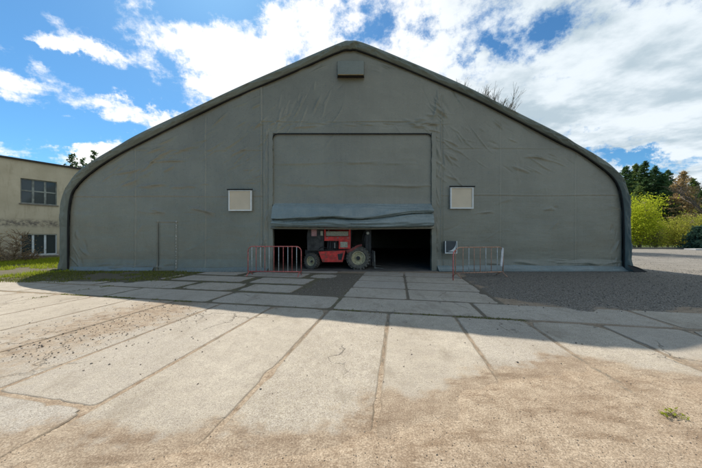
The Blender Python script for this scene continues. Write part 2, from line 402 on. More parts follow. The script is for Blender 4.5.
vl = [-16.1, -14.9, -13.6, -12.4, -11.2, -9.95, -8.7, -7.5, -6.28, -5.1, -3.9, -2.65, -1.4, -.18, 1.05, 2.22, 3.38, 4.52, 5.7, 6.9, 8.1, 9.3, 10.5, 11.7]
for i in range(len(vl)-1):
    for (a, b) in (((-4.1, -1.05), (-1.05, 1.75), (1.75, 5.0)) if vl[i] < -3.8 else ((-4.1, -1.05), (-1.05, 5.0))):
        
        slab_mesh(a, b, vl[i], vl[i+1], random.uniform(.006, .012), Vs, Fs, Ts, broken=1.2 if (a < 0 or b < 2) else .1)
# row laid across
for v0, v1 in ((-16.2, -13.3), (-13.3, -10.3), (-10.3, -7.35), (-7.35, -4.35), (-4.35, -1.38), (-1.38, 1.62), (1.62, 4.6), (4.6, 7.6), (7.6, 10.6), (10.6, 13.6)):
    slab_mesh(5.04, 6.12, v0, v1, .016, Vs, Fs, Ts, rough=.02, broken=.3)
for v0, v1 in ((-15.4, -12.4), (-12.4, -9.4), (-9.4, -6.4)):
    slab_mesh(6.12, 7.25, v0, v1, .03, Vs, Fs, Ts, rough=.03, broken=.5)
for u0, u1 in ((6.12, 7.3), (7.3, 8.45), (8.45, 9.6), (9.6, 10.72)):
    slab_mesh(u0, u1, -1.38, .24, .016, Vs, Fs, Ts, rough=.014, broken=.3)
    slab_mesh(u0, u1, .24, 2.28, .016, Vs, Fs, Ts, rough=.014, broken=.3)
for u0, u1, v0, v1 in ((6.15, 7.3, -6.35, -4.55), (6.2, 7.28, -4.5, -2.75), (7.36, 8.5, -4.9, -2.8), (7.36, 8.5, -7.9, -5.1), (8.55, 9.7, -5.9, -3.4), (8.6, 9.6, -3.3, -2.2), (8.6, 9.7, -8.0, -6.1), (9.8, 10.7, -7.2, -4.4), (7.4, 8.5, -9.6, -8.1), (9.8, 10.6, -4.2, -2.4)):
    slab_mesh(u0, u1, v0, v1, .03, Vs, Fs, Ts, rough=.06, zb=.003, broken=1.6)
me = bpy.data.meshes.new('concrete_pavement'); me.from_pydata(Vs, [], Fs)
import bmesh
bm = bmesh.new(); bm.from_mesh(me)
big = [f for f in bm.faces if len(f.verts) > 4]
bmesh.ops.triangulate(bm, faces=big)
lay = bm.faces.layers.int.new('x')
for _ in range(3):
    bm.edges.ensure_lookup_table()
    long_ = [e for e in bm.edges if e.calc_length() > .35]
    if not long_: break
    bmesh.ops.subdivide_edges(bm, edges=long_, cuts=1)
    bmesh.ops.triangulate(bm, faces=[f for f in bm.faces if len(f.verts) > 4])
bm.to_mesh(me); bm.free()
nv = len(me.vertices); co = np.empty(nv*3, np.float32); me.vertices.foreach_get('co', co); co = co.reshape(-1, 3)
# tints are looked up by place, so that the points added above have theirs
sl_t = np.zeros((nv, 4), np.float32); sl_t[:, 3] = 1
Vn = np.array(Vs, np.float32); Tn = np.array(Ts, np.float32)
sl_t[:len(Vn), 0] = Tn[:, 0]; sl_t[:len(Vn), 1] = Tn[:, 1]
if nv > len(Vn):
    for k in range(len(Vn), nv):
        d = (Vn[:, 0]-co[k, 0])**2+(Vn[:, 1]-co[k, 1])**2; sl_t[k, 0] = Tn[int(d.argmin()), 0]
U_, V_ = w2uv(co[:, 0], co[:, 1])
dust = sandlift(co[:, 0], co[:, 1]-.10)*1.25 + .55*np.exp(-((V_+4.9)/1.2)**2)*(U_ < 5) + .12*(fbm(co[:, 0], co[:, 1], .5, 2, 44) > .5)
dust += .25*(U_ > 9.4)
sl_t[:, 2] = dust
ca = me.color_attributes.new('tint', 'FLOAT_COLOR', 'POINT'); ca.data.foreach_set('color', sl_t.ravel())
me.materials.append(M_conc)
paving = bpy.data.objects.new('concrete_pavement', me); C.objects.link(paving); struct(paving)

# ------------------------------------------------------------ loose stones, one heap of stuff
def stones(name, n, sampler, smin, smax, m):
    base = np.array([(1,0,0),(-1,0,0),(0,1,0),(0,-1,0),(0,0,1),(0,0,-1)], float)
    f8 = np.array([(0,2,4),(2,1,4),(1,3,4),(3,0,4),(2,0,5),(1,2,5),(3,1,5),(0,3,5)])
    V = []; Fc = []; k = 0
    for _ in range(n):
        p = sampler()
        if p is None: continue
        x, y, z = p
        s = smin*(smax/smin)**(random.random()**3)
        b = base*(1+rng.uniform(-.35, .35, (6, 1)))*s*np.array([1, random.uniform(.6, 1), random.uniform(.45, .8)])
        a = random.random()*6.28; c, s_ = math.cos(a), math.sin(a)
        V.append(np.stack([b[:, 0]*c-b[:, 1]*s_+x, b[:, 0]*s_+b[:, 1]*c+y, b[:, 2]+z+s*.25], -1)); Fc.append(f8+k); k += 6
    return raw(name, np.concatenate(V), np.concatenate(Fc), m)
def stone_mat():
    m = bpy.data.materials.new('stones'); m.use_nodes = True; t = NT(m.node_tree); b = t.n['Principled BSDF']
    r = t.new('ShaderNodeNewGeometry').outputs['Random Per Island']
    c = t.mix(r, (.10, .085, .07), (.36, .30, .23)); t.put(b.inputs['Base Color'], c); b.inputs['Roughness'].default_value = .9
    return m
M_stone = stone_mat()
def samp_track():
    u = random.uniform(2.2, 5.0); v = random.gauss(-4.9, .75)
    if random.random() < .25: v = random.uniform(-9, 3)
    x, y = uv2w(u, v)
    return (x, y, .0) if y > 1.4 else None
def samp_sand():
    y = 1.5+abs(random.gauss(0, 1.0)); x = random.uniform(-1.6, 1.6)*y
    l = float(sandlift(np.array(x), np.array(y)))
    return (x, y, gz(x, y)+.001) if l > .3 else None
def samp_dark():
    y = random.uniform(4.9, 11.2); x = random.uniform(1.6, 16); u, v = w2uv(x, y)
    e = min((u-6.2)/.5, (v-2.3)/.35)+random.gauss(0, 1.0)
    if e < .3: return None
    return (x, y, max(gz(x, y), .0 if u < 6.1 or v < 2.3 else -1))
def samp_yard():
    y = random.uniform(9, 24); x = random.uniform(12.8, 34)
    return (x, y, gz(x, y)) if x < 1.55*y else None
def samp_patch():
    u = random.uniform(6.15, 9.7); v = random.uniform(-2.7, -1.4); x, y = uv2w(u, v); return (x, y, gz(x, y))
tag(stones('loose_stones', 3200, samp_track, .003, .016, M_stone), 'loose dark stones scattered over the sunlit concrete slabs', 'stones', kind='stuff')
tag(stones('sand_pebbles', 7000, samp_sand, .0015, .0065, M_stone), 'fine pebbles lying in the tan sand nearest the camera', 'pebbles', kind='stuff')
tag(stones('dark_gravel', 9000, samp_dark, .008, .026, M_stone), 'dark grey gravel in the hangar shade on the right', 'gravel', kind='stuff')
tag(stones('yard_gravel', 7000, samp_yard, .010, .024, M_stone), 'pale sunlit gravel of the yard right of the hangar', 'gravel', kind='stuff')
tag(stones('patch_gravel', 2200, samp_patch, .006, .020, M_stone), 'grey gravel patch filling a missing slab before the gate', 'gravel', kind='stuff')

# ------------------------------------------------------------ hangar
def tarp_mat(name, base, rough=.42, streak=1.):
    m = bpy.data.materials.new(name); m.use_nodes = True; t = NT(m.node_tree); b = t.n['Principled BSDF']
    pos = t.new('ShaderNodeNewGeometry').outputs['Position']
    nA = t.noise(pos, .5, 6, .6); nB = t.noise(pos, 5, 6, .65); nC = t.noise(pos, 60, 3)
    st = t.noise(t.mapping(pos, scale=(5, 5, .35)), 1.5, 5, .6)
    lo = tuple(c*.88 for c in base); hi = tuple(c*1.08 for c in base)
    c = t.mix(t.ramp(nA, .32, .68), lo, hi)
    c = t.mix(t.ramp(st, .42, .72, 0, .12*streak), c, tuple(x*1.35+.008 for x in base))
    sx = t.new('ShaderNodeSeparateXYZ'); t.put(sx.inputs[0], pos)
    dirt = t.math('MULTIPLY', t.ramp(sx.outputs[2], 1.1, .0), t.ramp(nB, .3, .7))
    c = t.mix(t.math('MULTIPLY', dirt, .35), c, (.17, .15, .11))
    t.put(b.inputs['Base Color'], c)
    t.put(b.inputs['Roughness'], t.ramp(nB, .3, .7, rough-.07, rough+.1)); b.inputs['Specular IOR Level'].default_value = .5
    soft = t.noise(t.mapping(pos, rot=(0, R(25), 0), scale=(.5, 1, 2.2)), 1.2, 5, .5)
    fine = t.noise(t.mapping(pos, rot=(0, R(-20), 0), scale=(1, 1, 3.5)), 3.5, 6, .6, .6)
    h = t.math('ADD', t.math('MULTIPLY', soft, 1.), t.math('ADD', t.math('MULTIPLY', nC, .01), t.math('MULTIPLY', t.ramp(fine, .5, .8), .06)))
    t.put(b.inputs['Normal'], t.bump(h, .4, .05))
    return m
M_tarp = tarp_mat('grey_green_tarpaulin', (.225, .217, .170), .30)
M_tarp2 = tarp_mat('roof_tarpaulin', (.175, .19, .158), .30)
M_blue = tarp_mat('sky_tinted_tarpaulin', (.215, .255, .245), .28)  # bluer copy of the wall cloth, sky reflection put into its colour
M_dark = mat('dark_inside', (.02, .02, .02), .9)
M_black = mat('matt_black', (.012, .013, .013), .8)
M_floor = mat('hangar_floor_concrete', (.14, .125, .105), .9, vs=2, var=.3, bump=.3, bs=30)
inner_px = [(70,274),(70,236),(70.3,220),(71,208),(73.5,195),(77,188.5),(84.6,179.8),(98,169),(115.4,157.7),(140,144.6),(185,122),(230,100.3),(290,74.5),(338,53.5),(350,51.2),(362,53),(410,72),(470,98),(515,120.5),(560,144),(574.4,151),(590.8,161.5),(606,173),(613.8,181.7),(618.3,192),(620.8,206),(621.5,220),(622,236),(622,272)]
outer_px = [(61,276),(61,236),(61,218),(61.6,204),(65,192),(69.5,184),(78.8,172),(96,159.6),(117.3,147),(140,134),(190,110.5),(240,87),(290,65),(338,44.3),(350,41.5),(364,43.8),(410,62.5),(464,86),(515,112),(560,134.5),(575.4,144),(594.6,155),(610,165.6),(620.5,177),(626.5,190),(629,206),(629.5,220),(630,236),(630,272)]
def resample(pp, k):
    """smooth curve through the points, k per span"""
    out = []; n = len(pp)
    for i in range(n-1):
        p0, p1, p2, p3 = pp[max(i-1, 0)], pp[i], pp[i+1], pp[min(i+2, n-1)]
        for j in range(k):
            t = j/k
            out.append(tuple(.5*((2*b)+(-a+c)*t+(2*a-5*b+4*c-d)*t*t+(-a+3*b-3*c+d)*t**3) for a, b, c, d in zip(p0, p1, p2, p3)))
    out.append(pp[-1]); return out
Kp = 34
inn = [(P(x, y, 11.0).x, max(0., P(x, y, 11.0).z)) for x, y in resample(inner_px, Kp)]
out = [(P(x, y, 10.9).x, max(-.03, P(x, y, 10.9).z)) for x, y in resample(outer_px, Kp)]
inn[0] = (inn[0][0], -.03); inn[-1] = (inn[-1][0], -.03); out[0] = (out[0][0], -.03); out[-1] = (out[-1][0], -.03)
hangar = thing('tarpaulin_hangar', 'huge grey-green tarpaulin hangar with a peaked roof and half-open gate', 'hangar', (0, 0, 0))
YB = 31.0
# --- gable wall
xl, xr = inn[0][0], inn[-1][0]
DL, DR = P(272.5, 0, 11).x, P(432, 0, 11).x; DTOP = P(0, 134, 11).z; DBOT = P(0, 229, 11).z
mono = [p for p in inn[1:-1]]
mx = np.array([p[0] for p in mono]); mz = np.array([p[1] for p in mono]); o_ = np.argsort(mx, kind='stable'); mx = mx[o_]; mz = mz[o_]
gxs = np.unique(np.round(np.concatenate([np.linspace(xl, DL, 420), np.linspace(DL, DR, 300), np.linspace(DR, xr, 420)]), 4))
gzs = np.unique(np.round(np.concatenate([np.linspace(0, DTOP, 270), np.linspace(DTOP, 10, 180)]), 4))
def top(x): 
    return np.interp(x, mx, mz)
def strokes_disp(A, Bz, S):
    D = np.zeros_like(A)
    for (x, z, ang, L, w, amp) in S:
        c, s = math.cos(ang), math.sin(ang)
        dx = A-x; dz = Bz-z; k = (abs(dx) < L+3*w) & (abs(dz) < L+3*w)
        if not k.any(): continue
        a = dx[k]*c+dz[k]*s; b = -dx[k]*s+dz[k]*c+.5*w*np.sin(a*4+x*9)+.10*L*(a/L)**2*math.sin(x*37)
        env = np.clip(1-(a/L)**2, 0, 1)**1.5
        D[k] += amp*env*np.exp(-(b/w)**2)
    return D
ST_ = []
def cluster(px, py, n, sx, sy, ang, da, L, w=.028, amp=.019):
    p = P(px, py, 11)
    for _ in range(int(n*1.6)):
        sm = random.choice((1, 1, 1.8)); ST_.append((p.x+random.gauss(0, sx), p.z+random.gauss(0, sy), R(ang+random.gauss(0, da)), L*random.uniform(.5, 1.3), w*sm*random.uniform(.7, 1.4), amp*sm*random.choice((1, 1, -.5))*random.uniform(.5, 1.3)))
for a in ((178, 152, 16, .9, .35, 22, 8, .7), (150, 186, 3, .5, .05, 3, 3, .5), (190, 184, 4, .4, .08, 6, 4, .5), (220, 150, 12, .8, .4, 30, 10, .6), (245, 140, 10, .5, .5, 35, 12, .5),
          (212, 212, 4, .5, .06, -8, 4, .4), (155, 212, 3, .4, .05, -4, 4, .35), (292, 112, 12, .35, .5, 62, 10, .6), (318, 105, 8, .5, .4, 60, 12, .5), (275, 128, 10, .5, .2, 25, 12, .6),
          (350, 125, 10, 1.6, .05, 2, 4, .8), (400, 124, 8, .8, .08, -6, 8, .5), (425, 126, 8, .5, .2, -25, 12, .5), (452, 145, 12, .6, .5, -35, 12, .55), (470, 128, 8, .6, .4, -40, 10, .5),
          (500, 140, 6, .7, .4, -25, 12, .5), (267, 160, 12, .06, 1.3, 88, 6, .5), (267, 220, 12, .06, 1.1, 88, 8, .4), (436, 150, 12, .06, 1.2, 90, 8, .5), (436, 220, 12, .06, 1.1, 92, 8, .4),
          (257, 180, 6, .15, .3, 20, 15, .3), (447, 168, 8, .2, .5, -50, 15, .4), (262, 243, 5, .12, .3, 55, 15, .35), (485, 212, 2, .1, .03, 4, 2, .4), (553, 209, 2, .1, .03, 3, 2, .3),
          (250, 95, 8, .6, .3, 24, 6, .6), (440, 105, 10, .3, .4, -55, 14, .5), (545, 165, 8, 1, .3, -22, 8, .6), (130, 170, 10, .6, .3, 30, 8, .6), (395, 66, 6, .6, .2, -24, 6, .5), (310, 66, 6, .6, .2, 24, 6, .5),
          (615, 250, 6, .1, .4, 70, 10, .3), (80, 255, 6, .15, .4, 110, 15, .4), (560, 262, 10, 1.5, .06, 0, 4, .6), (120, 266, 10, 1.0, .05, 0, 4, .6)):
    cluster(*a)
for k in range(90):       # faint creases everywhere
    ST_.append((random.uniform(-12, 12), random.uniform(.3, 8), R(random.choice((20, -20, 90, 0, 45, -45))+random.gauss(0, 12)), random.uniform(.2, .8), random.uniform(.03, .08), random.uniform(-.006, .012)))
AX, AZ = np.meshgrid(gxs, gzs, indexing='ij')
TZ = np.repeat(top(gxs)[:, None], len(gzs), 1); AZc = np.minimum(AZ, TZ)
def seams(A, Bz):
    D = np.zeros_like(A)
    def vs(px, y0, y1, amp=.02, w=.03):
        x = P(px, 0, 11).x; za, zb = P(0, y1, 11).z, P(0, y0, 11).z
        m = sstep(Bz, za-.1, za)*(1-sstep(Bz, zb, zb+.1)); D[...] += amp*np.exp(-((A-x-.01*np.sin(Bz*3))/w)**2)*m
        D[...] -= amp*.8*np.exp(-((A-x-.055)/w)**2)*m
    def hs(py, x0, x1, amp=.016, w=.03):
        z = P(0, py, 11).z; xa, xb = P(x0, 0, 11).x, P(x1, 0, 11).x
        m = sstep(A, xa-.1, xa)*(1-sstep(A, xb, xb+.1)); D[...] += amp*np.exp(-((Bz-z-.02*np.sin(A*1.3))/w)**2)*m
        D[...] -= amp*.7*np.exp(-((Bz-z+.05)/w)**2)*m
    vs(135, 150, 272, .014); vs(205, 118, 272, .012); vs(261, 88, 272, .022); vs(441, 96, 272, .022); vs(500, 118, 272, .008); vs(575, 155, 272, .007)
    hs(121.5, 262, 441, .02); hs(196, 72, 262, .012); hs(195, 441, 620, .010); hs(150, 135, 262, .010); hs(148, 441, 560, .008); hs(222, 157, 177, .012)
    vs(157.5, 222, 271, .03, .022); vs(176, 222, 271, .025, .022)
    return D
DY = strokes_disp(AX, AZc, ST_) + seams(AX, AZc) + .05*(fbm(AX, AZc, .35, 3, 71)-.5)+.02*(fbm(AX, AZc, 1.1, 3, 73)-.5)
DY += .06*np.clip(1-AZc/.5, 0, 1)
# the door frame stands proud
fr = sstep(AX, DL-.45, DL-.38)*(1-sstep(AX, DR+.38, DR+.45))*(1-sstep(AZc, DTOP+.45, DTOP+.52)); DY += .05*fr
GVv = np.stack([AX, YG-DY, AZc], -1).reshape(-1, 3)
a0, a1 = AX.shape; ii = np.arange(a0*a1).reshape(a0, a1)
q4 = np.stack([ii[:-1, :-1], ii[1:, :-1], ii[1:, 1:], ii[:-1, 1:]], -1)
cxm = (AX[:-1, :-1]+AX[1:, 1:])/2; czm = AZ[:-1, :-1]
keep = (czm < np.maximum(TZ[:-1, :-1], TZ[1:, :-1])-.001) & ~((cxm > DL) & (cxm < DR) & ((AZ[:-1, :-1]+AZ[:-1, 1:])/2 < DTOP))
raw('gable_wall', GVv, q4[keep], M_tarp, hangar, smooth=True)
# --- rim: the roof skin wrapped round the front arch
no = len(out); V = []; PR = [(1, 0), (1, .06), (1, .12), (.9, .135), (.78, .155), (.7, .165), (.6, .172), (.5, .175), (.4, .175), (.3, .165), (.2, .15), (.1, .12), (.03, .08), (0, 0)]
PR = PR[:3]+[((a[0]+(b_[0]-a[0])*q_), (a[1]+(b_[1]-a[1])*q_)) for a, b_ in zip(PR[3:], PR[4:]) for q_ in (0, .5)]+[PR[-1]]
RS = [(random.uniform(0, 36), random.uniform(.15, .95), random.uniform(-.55, .55), random.uniform(.15, .8), random.uniform(.02, .045), random.uniform(.012, .04)) for _ in range(420)]
RS += [(17.1+random.gauss(0, .9), random.uniform(.3, .9), random.choice((1.5, -1.5, 3, -3))+random.gauss(0, .5), .25, .06, random.uniform(.02, .045)) for _ in range(26)]
RSA = np.array(RS); NPH = len(PR)-1
tot_s = 0
_s = np.cumsum([0]+[math.hypot(out[i][0]-out[i-1][0], out[i][1]-out[i-1][1]) for i in range(1, no)])
RSA[:420, 0] *= _s[-1]/36; RSA[420:, 0] += _s[-1]/2-17.1
for i in range(no):
    ix, iz = inn[i]; ox, oz = out[i]
    if i: tot_s += math.hypot(ox-out[i-1][0], oz-out[i-1][1])
    apex = math.exp(-(ox/1.6)**2)
    wr = .035*(fbm(np.array(tot_s), np.array(0.), 3.5, 3, 81)-.5)+.03*(vnoise(np.array(tot_s), np.array(3.), 9, 4)-.5)*(.35+1.6*apex)
    lowf = max(0, 1-max(oz, 0)/.5)
    for k in range(NPH+1):
        o, dd = PR[k]; m1_ = (0, 0, 0, 0, .1, .2, .4, .6, .8)[k] if k < 9 else 1; sn = 1-(2*o-1)**2
        w3 = .13*(float(fbm(np.array(tot_s*1.0+o*.9), np.array(o*.8), 1.9, 4, 66))-.5)*sn
        w4 = (.05+.05*apex)*(float(vnoise(np.array(tot_s*1.2-o*1.1), np.array(.5), 4.5, 9))-.5)*sn
        da = tot_s-RSA[:, 0]; da_ = da/RSA[:, 3]
        w5 = float(np.sum(RSA[:, 5]*np.clip(1-da_*da_, 0, 1)*np.exp(-(((o-RSA[:, 1])*.42-RSA[:, 2]*da*.6)/RSA[:, 4])**2)))*min(1, 4*sn)
        V.append((ix+(ox-ix)*o, 10.97-dd-(float(wr)*1.0+w3*.6+w4*.7+min(w5, .07))*m1_-.10*lowf*sn, iz+(oz-iz)*o))
Fc = [(i*(NPH+1)+k, (i+1)*(NPH+1)+k, (i+1)*(NPH+1)+k+1, i*(NPH+1)+k+1) for i in range(no-1) for k in range(NPH)]
M_rim = tarp_mat('rim_tarpaulin', (.195, .215, .190), .6); M_rim.node_tree.nodes['Principled BSDF'].inputs['Specular IOR Level'].default_value = 0  # base colour raised in place of the sky reflections lost without specular
rim_ = raw('front_rim', V, Fc, M_rim, hangar, smooth=True); rim_.data.set_sharp_from_angle(angle=R(50))
b = MB(); b.tube([(x*1.0, 10.92, z) for x, z in inn], .036, 6); b.build('rope_and_gap_line', M_black, hangar, smooth=True)  # black tube for the rope and the dark gap inside the rim
# --- roof skin (outer and inner side), back wall, floor
NY = 16; V = []
for j in range(NY+1):
    y = 10.97+(YB-10.97)*j/NY; sag = -.05*abs(math.sin(j*math.pi/2))
    for (x, z) in out: V.append((x, y, z+(sag if z > 4 else 0)))
Fc = [(j*no+i, j*no+i+1, (j+1)*no+i+1, (j+1)*no+i) for j in range(NY) for i in range(no-1)]
raw('roof', V, Fc, M_tarp2, hangar, smooth=True)
b = MB(); b.prism([(x*.999, z) for x, z in out], YB-.02, YB+.03); b.build('back_wall', M_tarp, hangar)
b = MB()
for y in np.arange(13.5, YB, 4): b.tube([(x*.985, float(y), max(z, 0)*.985) for x, z in out[::2]], .09, 6)
b.build('arch_frame', mat('galvanised_arches', (.20, .20, .20), .6, .6), hangar, smooth=True)
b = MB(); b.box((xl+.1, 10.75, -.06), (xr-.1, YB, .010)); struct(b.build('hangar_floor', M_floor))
# --- door posts
for s, xx in ((-1, DL), (1, DR)):
    b = MB(); x0, x1 = (xx-.12, xx+.05) if s < 0 else (xx-.05, xx+.14)
    z = 0.; ring = []
    for k in range(41):
        z = -.02+k/40*(DTOP+.05); j1 = random.uniform(-.012, .012); j2 = random.uniform(-.015, .015)
        ring += [(x0+j1, 10.86+j2, z), (x1+j1, 10.86+j2, z), (x1+j1, 11.06, z), (x0+j1, 11.06, z)]
    fs = [(k*4+m, k*4+(m+1) % 4, k*4+4+(m+1) % 4, k*4+4+m) for k in range(40) for m in range(4)]+[(0, 1, 2, 3), (163, 162, 161, 160)]
    b.add(ring, fs); b.build('door_post', M_tarp, hangar, smooth=40)
b = MB()  # dark piping round the top of the gate with its rounded corners
x0, x1, zt, r_ = DL+.02, DR-.02, DTOP-.03, .25
pth = [(x0, 10.90, DBOT+.2), (x0, 10.90, zt-r_)]+[(x0+r_*(1-math.cos(a)), 10.90, zt-r_+r_*math.sin(a)) for a in np.linspace(0, math.pi/2, 6)]
pth += [(x1-r_*(1-math.cos(a)), 10.90, zt-r_+r_*math.sin(a)) for a in np.linspace(math.pi/2, 0, 6)]+[(x1, 10.90, DBOT+.2)]
b.tube(pth, .028, 6); b.build('gate_piping', M_black, hangar, smooth=True)
# --- raised gate curtain
curt = bpy.data.objects.new('gate_curtain', None)
cx_ = np.linspace(DL-.06, DR+.06, 140); z0c = P(0, 206, 11).z; cz_ = np.linspace(z0c, DTOP+.04, 80)
CXX, CZZ = np.meshgrid(cx_, cz_, indexing='ij')
SC = []
for py, am in ((163, .016), (185.5, .018), (150, .005)):
    z = P(0, py, 11).z
    for k in range(5): SC.append((random.uniform(DL, DR), z+random.uniform(-.03, .03), R(random.gauss(0, 1.2)), 2.5, .04, am))
SC += [(random.uniform(DL+.3, DR-.3), random.uniform(z0c, DTOP), R(random.gauss(0, 20)), .6, .06, random.uniform(-.008, .01)) for _ in range(30)]
CD = strokes_disp(CXX, CZZ, SC)+.04*(fbm(CXX, CZZ, .5, 3, 91)-.5)+.06*sstep(-CZZ, -z0c-.4, -z0c)
n_, m_ = CXX.shape; jj = np.arange(n_*m_).reshape(n_, m_)
qq = np.stack([jj[:-1, :-1], jj[1:, :-1], jj[1:, 1:], jj[:-1, 1:]], -1).reshape(-1, 4)
curtain = raw('gate_curtain', np.stack([CXX, 10.97-CD, CZZ], -1).reshape(-1, 3), qq, M_tarp, hangar, smooth=True)
# slack folded hem: a profile swept along x with changing sag
V = []; NX = 260; prof = []
HS = [(random.uniform(DL, DR), random.uniform(.1, .85), random.uniform(-.13, .13), random.uniform(.6, 2.2), random.uniform(.02, .05), random.uniform(-.03, .055)) for _ in range(34)]
for i in range(NX+1):
    t = i/NX; x = DL+.10+(DR-DL-.17)*t
    e = (2*t-1)
    swag = .10*(1-e*e)+.04*float(vnoise(np.array(x), np.array(0.), 1.1, 3))
    w1 = .05*(float(fbm(np.array(x), np.array(1.), 1.6, 3, 61))-.5)
    ztop = P(0, 205, 10.9).z+.03*float(vnoise(np.array(x), np.array(5.), .9, 1))
    zb = P(0, 226.5+1.5*(1-e*e), 10.9).z
    fold = .52-.26*t*t+.16*float(fbm(np.array(x), np.array(9.), .55, 2, 12))-.08
    pts = [(10.93, ztop+.06), (10.86, ztop), (10.70-w1, ztop-.14), (10.52-w1, ztop-fold-.02), (10.56, ztop-fold-.10-swag*.3), (10.80, ztop-fold-.10-swag*.2),
           (10.84, ztop-fold-.05-swag*.2), (10.74, ztop-fold-.14-swag*.2), (10.54+w1, ztop-fold-.22-swag*.15), (10.48, zb+.15), (10.56, zb+.03), (10.80, zb-.01), (10.93, zb+.06), (10.99, zb+.2)]
    rs = resample(pts, 7)
    m_ = len(rs)
    for k, (y, z) in enumerate(rs):
        f1 = float(fbm(np.array(x*.35+k*.22), np.array(k*.16-x*.12), 2.2, 4, 7))-.5; f2 = float(fbm(np.array(x*.45-k*.12), np.array(k*.2), 1.6, 3, 8))-.5
        inn_ = math.sin(math.pi*k/m_)
        hs_ = sum(am*math.exp(-(((k/m_)-c0-sl*(x-xc))/wd)**2)*max(0, 1-((x-xc)/L_)**2) for xc, c0, sl, L_, wd, am in HS)
        V.append((x, y+(.17*f1-hs_)*inn_, z+.11*f2*inn_))
    m_ = len(rs)
Fc = [(i*m_+k, (i+1)*m_+k, (i+1)*m_+k+1, i*m_+k+1) for i in range(NX) for k in range(m_-1)]
o = raw('folded_hem', V, Fc, M_blue, curtain, smooth=True); o['label'] = 'blue-grey slack folds along the bottom of the raised curtain'
b = MB(); b.tube([(DL-.02, 10.86, DBOT+.05), (0, 10.86, DBOT+.02), (DR+.02, 10.86, DBOT+.06)], .055, 10); b.build('bottom_bar', mat('weathered_bar', (.28, .26, .20), .7), curtain, smooth=True)
# --- window flaps
M_beige = mat('yellowed_window_film', (.62, .52, .38), .55, var=.06, vs=2)
M_white = mat('white_frame', (.72, .72, .68), .6, var=.06)
for nm, x0, y0, x1, y1 in (('l', 229, 190.5, 252, 211), ('r', 450, 187.5, 473, 208.8)):
    a = P(x0, y1, 10.9); c = P(x1, y0, 10.9)
    b = MB(); fw = .055
    b.box((a.x, 10.84, a.z), (c.x, 10.93, a.z+fw)); b.box((a.x, 10.84, c.z-fw*.7), (c.x, 10.93, c.z))
    b.box((a.x, 10.842, a.z+fw), (a.x+fw, 10.93, c.z-fw*.7)); b.box((c.x-fw, 10.842, a.z+fw), (c.x, 10.93, c.z-fw*.7))
    w = b.build('window_frame', M_white, hangar)
    b = MB(); b.box((a.x+fw, 10.872, a.z+fw), (c.x-fw, 10.90, c.z-fw*.7)); b.build('window_film', M_beige, w)
    b = MB(); b.tube([(a.x-.05, 10.83, c.z+.03), (c.x+.05, 10.83, c.z+.03)], .028, 8); b.build('roll_rod', M_black, w)
# --- vent hood
a = P(337, 77.5, 10.9); c = P(364.5, 61, 10.9)
b = MB()
x0, x1, z0, z1 = a.x, c.x, a.z, c.z
b.add([(x0, 10.95, z0), (x0, 10.95, z1), (x1, 10.95, z1), (x1, 10.95, z0), (x0+.04, 10.74, z0+.03), (x0+.03, 10.86, z1-.02), (x1-.03, 10.86, z1-.02), (x1-.04, 10.74, z0+.03)],
      [(0, 4, 5, 1), (1, 5, 6, 2), (2, 6, 7, 3), (4, 7, 6, 5)])
h_ = b.build('vent_hood', M_tarp2, hangar); 
b = MB(); b.add([(x0+.01, 10.94, z0+.01), (x1-.01, 10.94, z0+.01), (x1-.05, 10.75, z0+.03), (x0+.05, 10.75, z0+.03)], [(0, 1, 2, 3)]); b.build('vent_shade_sheet', M_dark, h_)  # black sheet across the hood mouth, shade of the underside as colour
b = MB(); b.tube([(x0+.05, 10.735, z0+.02), (x1-.05, 10.735, z0+.02)], .018, 6); b.build('hood_edge', mat('rusty_edge', (.30, .22, .10), .7), h_)
# --- skirts lying along the foot of the gable
def skirt(xa, xb, zt, reach, seed, name='ground_skirt'):
    nx = max(20, int((xb-xa)/.08)); K = 14; V = []
    for i in range(nx+1):
        x = xa+(xb-xa)*i/nx
        rr = reach*(.75+.5*float(fbm(np.array(x), np.array(2.), .8, 3, seed))); hh = zt*(.7+.6*float(fbm(np.array(x), np.array(7.), .5, 2, seed+3)))
        for k in range(K+1):
            t = k/K; y = 10.93-rr*t**.8
            z = .012+hh*(1-t)**2.0+.035*(float(fbm(np.array(x*.7+t), np.array(t*2.), 2.6, 3, seed+5))-.5)*math.sin(math.pi*min(1, t*1.1))+.03*math.exp(-((t-.75)/.12)**2)*float(vnoise(np.array(x), np.array(1.), .9, seed))
            V.append((x, y, max(z, .012)))
    Fc = [(i*(K+1)+k, i*(K+1)+k+1, (i+1)*(K+1)+k+1, (i+1)*(K+1)+k) for i in range(nx) for k in range(K)]
    return raw(name, V, Fc, M_blue, hangar, smooth=True)
skirt(DR+.2, xr-.05, .22, .30, 5); skirt(P(180, 0, 11).x, DL-.15, .14, .42, 15); skirt(xl+.1, P(155, 0, 11).x, .16, .12, 25)
b = MB()
b.add([(out[-1][0]-.45, 10.62, .30), (out[-1][0]-.05, 10.55, .20), (out[-1][0]+.30, 10.50, .01), (out[-1][0]-.30, 10.45, .01), (out[-1][0]+.28, 10.85, .02), (out[-1][0]-.02, 11.0, .3)],
      [(0, 3, 2, 1), (1, 2, 4, 5)]); b.build('black_corner_flap', M_black, hangar)
b = MB()
b.add([(out[0][0]+.42, 10.62, .12), (out[0][0]+.05, 10.55, .12), (out[0][0]-.12, 10.42, .01), (out[0][0]+.38, 10.45, .01)], [(0, 1, 2, 3)]); b.build('black_corner_flap', M_black, hangar)
